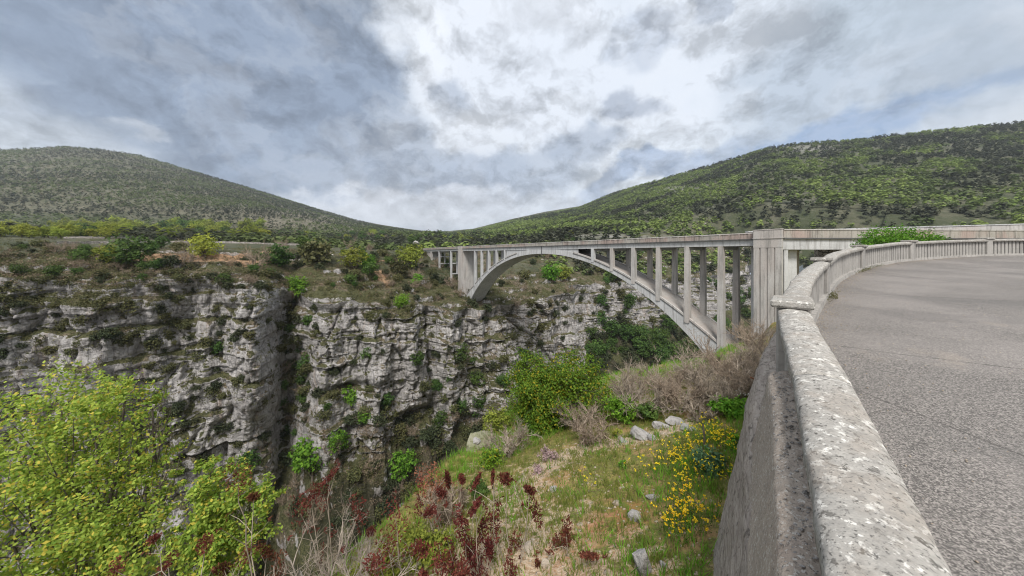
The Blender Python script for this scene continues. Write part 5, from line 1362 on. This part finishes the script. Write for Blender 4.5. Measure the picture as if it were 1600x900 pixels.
rock('boulder', 'upright grey rock at the bottom edge of the slope', 1004, 893, 26, 811, (0.7, 0.6, 1.15), 'rock')
rock('stone', 'small stone beside the upright rock at the bottom', 1036, 884, 7, 812, (1, 0.8, 0.7))
rock('stone', 'pinkish stone half way down the slope', 964, 788, 8, 813, (1, 0.8, 0.6), 'pebble')
rock('stone', 'pale stone among the red stems', 852, 884, 10, 814, (1, 0.8, 0.6), 'pebble')
rock('stone', 'pale stone under the maroon stems', 826, 858, 12, 815, (1.2, 0.8, 0.5), 'pebble')
rock('outcrop', 'mossy limestone outcrop at the lip of the gorge', 748, 712, 34, 816, (0.9, 0.9, 1.15), 'rock_moss', Y=10.4, sink=0.8)
rock('outcrop', 'pale limestone tip on top of the mossy outcrop', 744, 688, 9, 817, (1.3, 0.9, 0.6), 'rock', Y=10.3, sink=0.4)
rock('boulder', 'pale rounded boulder on the wall at the far end of the bridge', 651, 381, 5, 818, (1.0, 0.9, 0.8), 'rock', Y=172, sink=0.3)
# rubble nobody could count
def rubble(n, seed):
    rng = np.random.RandomState(seed); Vs, Fs, m = [], [], 0
    base = np.array([(0, 0, 1), (1, 0, 0), (0, 1, 0), (-1, 0, 0), (0, -1, 0), (0, 0, -1)], float); fa = np.array([(0, 1, 2), (0, 2, 3), (0, 3, 4), (0, 4, 1), (5, 2, 1), (5, 3, 2), (5, 4, 3), (5, 1, 4)])
    cnt = 0
    while cnt < n:
        p_ = rng.uniform(2.8, 8.6); s_ = float(interp(p_, [(3.5, 5.0), (4.3, 5.4), (5.6, 5.5), (7.6, 4.4), (9, 4.2)])) + rng.normal() * 0.3
        if rng.rand() < 0.55: s_, p_ = rng.uniform(1.5, 6), rng.uniform(-1, 5)
        x, y = W2(s_, p_); z = float(near_z(np.array([s_]), np.array([p_]))[0][0]); r = rng.uniform(0.008, 0.034) * (1 if rng.rand() < 0.93 else 1.8)
        Vs.append(base * (0.6 + 0.6 * rng.rand(6, 1)) * r * np.array([1.2, 1, 0.7]) + np.array([x, y, z])); Fs.append(fa + m); m += 6; cnt += 1
    o = mesh_obj('rubble', np.concatenate(Vs), np.concatenate(Fs), M['pebble']); tag(o, 'pale rubble strewn along the path and the bare earth', kind='stuff')
rubble(2600, 31)

# ------------------------------------------------------------------ grass
def grass(name, n, per, smin, smax, pmin, pmax, h, wdt, mat, seed, fn, label):
    rng = np.random.RandomState(seed); s_ = rng.uniform(smin, smax, n); p_ = rng.uniform(pmin, pmax, n); x, y = W2(s_, p_)
    d = wall_dist(x, y); keep = (d > 0.75) & (rng.rand(n) < fn(s_, p_, x, y)); s_, p_, x, y = s_[keep], p_[keep], x[keep], y[keep]
    z = near_z(s_, p_)[0]; ok = z > -18; x, y, z = x[ok], y[ok], z[ok]; m = len(x)
    b = np.stack([x, y, z - 0.01], -1)[:, None] + np.concatenate([rng.normal(size=(m, per, 2)) * 0.03, np.zeros((m, per, 1))], -1)
    tuft = (0.6 + 0.8 * rng.rand(m, 1, 1)); hh = (rng.uniform(*h, size=(m, per, 1))) * tuft; lean = rng.normal(size=(m, per, 2)) * 0.35
    tip = b + np.concatenate([lean * hh, hh], -1); a_ = rng.rand(m, per) * 6.28; w_ = np.stack([np.cos(a_), np.sin(a_), 0 * a_], -1) * wdt * (0.7 + 0.6 * rng.rand(m, per, 1))
    mid = b + (tip - b) * 0.55 + np.array([0, 0, 0.04]) * hh
    V = np.stack([b - w_, b + w_, mid + w_ * 0.7, tip, mid - w_ * 0.7], 2).reshape(-1, 3); k = np.arange(m * per)[:, None] * 5
    Fq = np.concatenate([k + np.array([[0, 1, 2, 4]])]); Ft = k + np.array([[4, 2, 3, 3]])
    # quads and triangles kept apart as quads with a split tip
    f = [tuple(q) for q in Fq] + [tuple(q[:3]) for q in Ft]
    r = np.clip(np.repeat(rng.rand(m), per) * 0.7 + 0.3 * rng.rand(m * per), 0, 1)
    o = mesh_obj(name, V, f, M[mat], attrs={'rnd': np.concatenate([r, r])}); tag(o, label, kind='stuff')
grass('dry_grass', 36000, 6, 0.5, 13, -3, 18, (0.05, 0.16), 0.005, 'grass', 41, lambda s, p, x, y: np.clip(6.5 / np.hypot(x, y) ** 1.1, 0.12, 1) * np.clip(0.8 + fbm(s * 1.2, p * 1.2, 3, 43), 0.1, 1), 'short dry grass on the stony slope')
grass('lush_grass', 20000, 6, 0.5, 15, -2, 22, (0.08, 0.22), 0.006, 'grass_lush', 42, lambda s, p, x, y: np.clip(0.95 * np.exp(-((wall_dist(x, y) - 0.9) / 0.9) ** 2) + 0.75 * (s > 7.0) + 0.35 * (fbm(s, p, 3, 44) > 0.25), 0, 1), 'lush green grass beside the wall and near the gorge edge')

# ------------------------------------------------------------------ yellow flowers
def flower_clump(label, x, y, n, spread, seed):
    rng = np.random.RandomState(seed); h_ = hit(x, y)
    if not h_: return
    b = np.array(h_[0]); e = empty('yellow_flowers', tuple(b)); w = Wood(); C_, N_ = [], []
    for i in range(n):
        o_ = np.array([rng.normal() * spread, rng.normal() * spread, 0]); hgt = rng.uniform(0.10, 0.30); t_ = o_ * 1.15 + np.array([rng.normal() * 0.02, rng.normal() * 0.02, hgt])
        w.tube([o_ * 0.8, (o_ + t_) / 2, t_], 0.0022, 0.0016, 3)
        m_ = rng.randint(3, 8); C_.append(t_ + rng.normal(size=(m_, 3)) * 0.011); q = rng.normal(size=(m_, 3)) * 0.5 + np.array([-0.1, -0.35, 0.8]); N_.append(q)
    C_ = np.concatenate(C_); N_ = np.concatenate(N_); N_ /= np.linalg.norm(N_, axis=1)[:, None]
    v, f = quads(C_, N_, 0.021, rng, 0.9); leaf_obj('blossoms', v, f, M['flower'], e, rng)
    v, f = w.data(); mesh_obj('stalks', v, f, M['grass_lush'], e, attrs={'rnd': rng.rand(len(f))})
    k = n * 8; c = rng.normal(size=(k, 3)) * np.array([spread * 1.1, spread * 1.1, 0.05]) + np.array([0, 0, 0.09]); v, f = quads(c, rnd_dirs(rng, k), 0.03, rng, 0.4); leaf_obj('foliage', v, f, M['leaf_mid'], e, rng)
    tag(e, label, 'flowers', 'clumps of yellow flowers')
FL = [(1040, 722, 30), (1056, 715, 30), (1072, 708, 26), (1088, 702, 26), (1100, 690, 34), (1112, 680, 34), (1126, 690, 34), (1138, 700, 30), (1120, 700, 26), (1150, 706, 20), (1104, 668, 18), (1062, 732, 24), (1070, 750, 20), (1080, 742, 16), (1112, 744, 24), (1128, 742, 22), (1094, 756, 14), (1068, 772, 18), (1066, 790, 20), (1056, 806, 20), (1074, 812, 24), (1062, 836, 26), (1082, 822, 14), (1096, 832, 12), (1106, 814, 8), (1048, 828, 12), (1020, 745, 10), (994, 738, 9), (1046, 848, 5), (918, 760, 6)]
for i, (x, y, n) in enumerate(FL):
    lab = 'clump of yellow flowers in the broad drift above the blue green plant' if y < 735 else 'clump of yellow flowers in the line running down the slope'
    if x < 1030: lab = 'lone little clump of yellow flowers on the dry grass'
    flower_clump(lab, x, y, max(8, int(n * 0.8)), 0.13 if y < 735 else 0.10, 900 + i)
# white blossom by the wall
rng = np.random.RandomState(77); h_ = hit(1157, 634)
if h_:
    b = np.array(h_[0]); e = empty('white_flowers', tuple(b)); v, f = quads(rng.normal(size=(60, 3)) * np.array([0.1, 0.1, 0.03]) + np.array([0, 0, 0.35]), rnd_dirs(rng, 60), 0.05, rng, 0.9); leaf_obj('blossoms', v, f, M['white_petal'], e, rng)
    w = Wood(); [w.tube([(q[0], q[1], 0), (q[0], q[1], 0.34)], 0.004, 0.003, 3) for q in rng.normal(size=(8, 2)) * 0.08]; v, f = w.data(); mesh_obj('stalks', v, f, M['grass_lush'], e, attrs={'rnd': rng.rand(len(f))}); tag(e, 'small white flower cluster among the weeds by the wall', 'flowers')
# weeds along the kerb of the balustrade on the road side
for i, (u_, n, lab) in enumerate([(posts[1] + 0.55, 70, 'green weeds sprouting from the kerb behind the first coping post'), (posts[2] - 0.2, 30, 'small weeds at the foot of the second balustrade post'), (posts[3] - 0.3, 34, 'weeds growing in the kerb by the third balustrade post'), (posts[3] + 1.4, 14, 'thin weeds in the kerb beyond the third balustrade post')]):
    rng = np.random.RandomState(80 + i); e = None; L = 0.55 if i != 1 else 0.3; C_ = []
    x, y, nx, ny = wall_at(u_); b = np.array([float(x) - nx * 0.2, float(y) - ny * 0.2, float(road_z(x, y))]); e = empty('weeds', tuple(b)); tx, ty = ny, -nx
    k = n * 8; al = rng.normal(size=k) * L; ac = rng.normal(size=k) * 0.045; zz_ = np.abs(rng.normal(size=k)) * 0.05 + 0.01
    C_ = np.stack([tx * al - nx * ac, ty * al - ny * ac, zz_ + 0.095 * (ty * al)], -1)
    v, f = quads(C_, rnd_dirs(rng, k), 0.035, rng, 0.5); leaf_obj('leaves', v, f, M['leaf_olive' if i else 'leaf_mid'], e, rng); tag(e, lab, 'weeds')

# ------------------------------------------------------------------ small fixed things
h_ = hit(1100, 702)
if h_:
    b = np.array(h_[0]); w = Wood(); w.tube([(0, 0, -0.1), (0.01, 0, 0.25), (-0.015, 0.01, 0.5)], 0.022, 0.016, 7); v, f = w.data()
    o = mesh_obj('wooden_stake', v, f, M['bark']); o.location = tuple(b); tag(o, 'short dark wooden stake among the yellow flowers', 'stake')
u_ = arc_of(4.6, 5.1); x, y, nx, ny = wall_at(u_); zr = road_z(x, y)
w = Wood(); q = np.array([x + nx * 0.42, y + ny * 0.42, zr - 0.9]); w.tube([q, q + np.array([nx, ny, 0]) * 0.10, q + np.array([nx * 0.22, ny * 0.22, 0.03])], 0.014, 0.014, 6); v, f = w.data()
o = mesh_obj('iron_bar', v, f, M['rust']); tag(o, 'rusty iron bar sticking out of the retaining wall', 'bar')

# gravel, grit and dead leaves gathered along the kerb on the road
rng = np.random.RandomState(55); Vs, Fs, m = [], [], 0
base = np.array([(0, 0, 1), (1, 0, 0), (0, 1, 0), (-1, 0, 0), (0, -1, 0), (0, 0, -1)], float); fa = np.array([(0, 1, 2), (0, 2, 3), (0, 3, 4), (0, 4, 1), (5, 2, 1), (5, 3, 2), (5, 4, 3), (5, 1, 4)])
for k in range(5200):
    u_ = rng.uniform(6, posts[5]); x, y, nx, ny = wall_at(u_); o_ = 0.14 + abs(rng.normal()) * (0.16 if rng.rand() < 0.75 else 1.4); X_, Y_ = float(x - nx * o_), float(y - ny * o_)
    r = rng.uniform(0.003, 0.011); Vs.append(base * (0.6 + 0.6 * rng.rand(6, 1)) * r * np.array([1.2, 1, 0.7]) + np.array([X_, Y_, road_z(X_, Y_) + 0.012])); Fs.append(fa + m); m += 6
o = mesh_obj('gravel', np.concatenate(Vs), np.concatenate(Fs), M['pebble']); tag(o, 'loose grit gathered along the foot of the balustrade', kind='stuff')
Vs, Fs, m = [], [], 0
for k in range(900):
    u_ = rng.uniform(max(0, uL - 4.5), uL - 0.02); x, y, nx, ny = wall_at(u_); o_ = rng.uniform(0.095, 0.205)
    r = rng.uniform(0.002, 0.008) * (1 if rng.rand() < 0.9 else 1.9); Vs.append(base * (0.6 + 0.6 * rng.rand(6, 1)) * r * np.array([1.4, 1, 0.6]) + np.array([float(x + nx * o_), float(y + ny * o_), float(road_z(x, y)) + float(np.interp(o_, [0.09, 0.15, 0.205], [0.585, 0.575, 0.55]))])); Fs.append(fa + m); m += 6
o = mesh_obj('ledge_grit', np.concatenate(Vs), np.concatenate(Fs), M['rock']); tag(o, 'pale grit lying on the ledge beside the coping', kind='stuff')
# ------------------------------------------------------------------ dry stone terrace walls and road wall on the far bank
def px_wall(name, label, pts, hgt, thick, mat, cat='wall', group=None, seed=0, step=9, rough=0.25):
    rng = np.random.RandomState(seed); P_ = []
    xs = np.arange(pts[0][0], pts[-1][0] + 0.1, step)
    for x in xs:
        y = interp(x, pts); h_ = hit(float(x), float(y))
        if h_ and h_[2] != 'hillside_ground': P_.append(np.array(h_[0]))
    if len(P_) < 3: return
    # drop depth jumps, then smooth the plan line
    P_ = np.array(P_); d = np.median(P_[:, 1]); P_ = P_[np.abs(P_[:, 1] - d) < 45]
    for _ in range(6): P_[1:-1] = (P_[:-2] + 2 * P_[1:-1] + P_[2:]) / 4
    n_ = (len(P_) - 1) * 6; t = np.linspace(0, len(P_) - 1, n_); i0 = np.arange(len(P_)); Q = np.stack([np.interp(t, i0, P_[:, k]) for k in range(3)], 1)
    rings = []
    for q, tt in zip(Q, t):
        hh = hgt * (1 + rough * float(fbm(tt * 1.3, seed, 3, seed))); w_ = thick * (1 + 0.2 * float(fbm(tt * 2, seed + 5, 2, seed)))
        rings.append([(q[0], q[1] - w_, q[2] - 0.8), (q[0], q[1] + w_, q[2] - 0.8), (q[0], q[1] + w_ * 0.8, q[2] + hh), (q[0], q[1] - w_ * 0.8, q[2] + hh)])
    m_ = MB('w'); m_.loft(rings); o = m_.build(name, mat); tag(o, label, cat, group)
px_wall('terrace_wall', 'long low dry stone terrace wall under the line of plateau trees', [(60, 372), (300, 374), (560, 380)], 1.0, 0.35, M['masonry'], seed=3)
px_wall('terrace_wall', 'second dry stone terrace wall just above the ochre earth', [(90, 381), (330, 379), (520, 385)], 0.9, 0.35, M['masonry'], seed=4)
px_wall('terrace_wall', 'broken terrace wall below the rounded olive bush', [(160, 392), (300, 396), (470, 402)], 0.7, 0.3, M['masonry'], seed=6, rough=0.9)
px_wall('road_wall', 'pale low road wall left of the far end of the bridge', [(536, 387), (570, 388), (604, 389)], 0.75, 0.25, M['conc'], seed=5, rough=0.1)
# ------------------------------------------------------------------ thin air between the viewer and the far hills
m, t = material('thin_air'); t.n.clear()
v_ = t.node('ShaderNodeVolumePrincipled'); v_.inputs['Color'].default_value = (0.82, 0.90, 1.0, 1); v_.inputs['Density'].default_value = 0.00008; v_.inputs['Anisotropy'].default_value = 0.1
o_ = t.node('ShaderNodeOutputMaterial'); t.l.new(v_.outputs[0], o_.inputs['Volume'])
mb = MB('w'); mb.box(-5200, 5200, -300, 6800, -420, 560); o = mb.build('haze', m); tag(o, 'thin bluish air over the gorge and hills', kind='stuff')
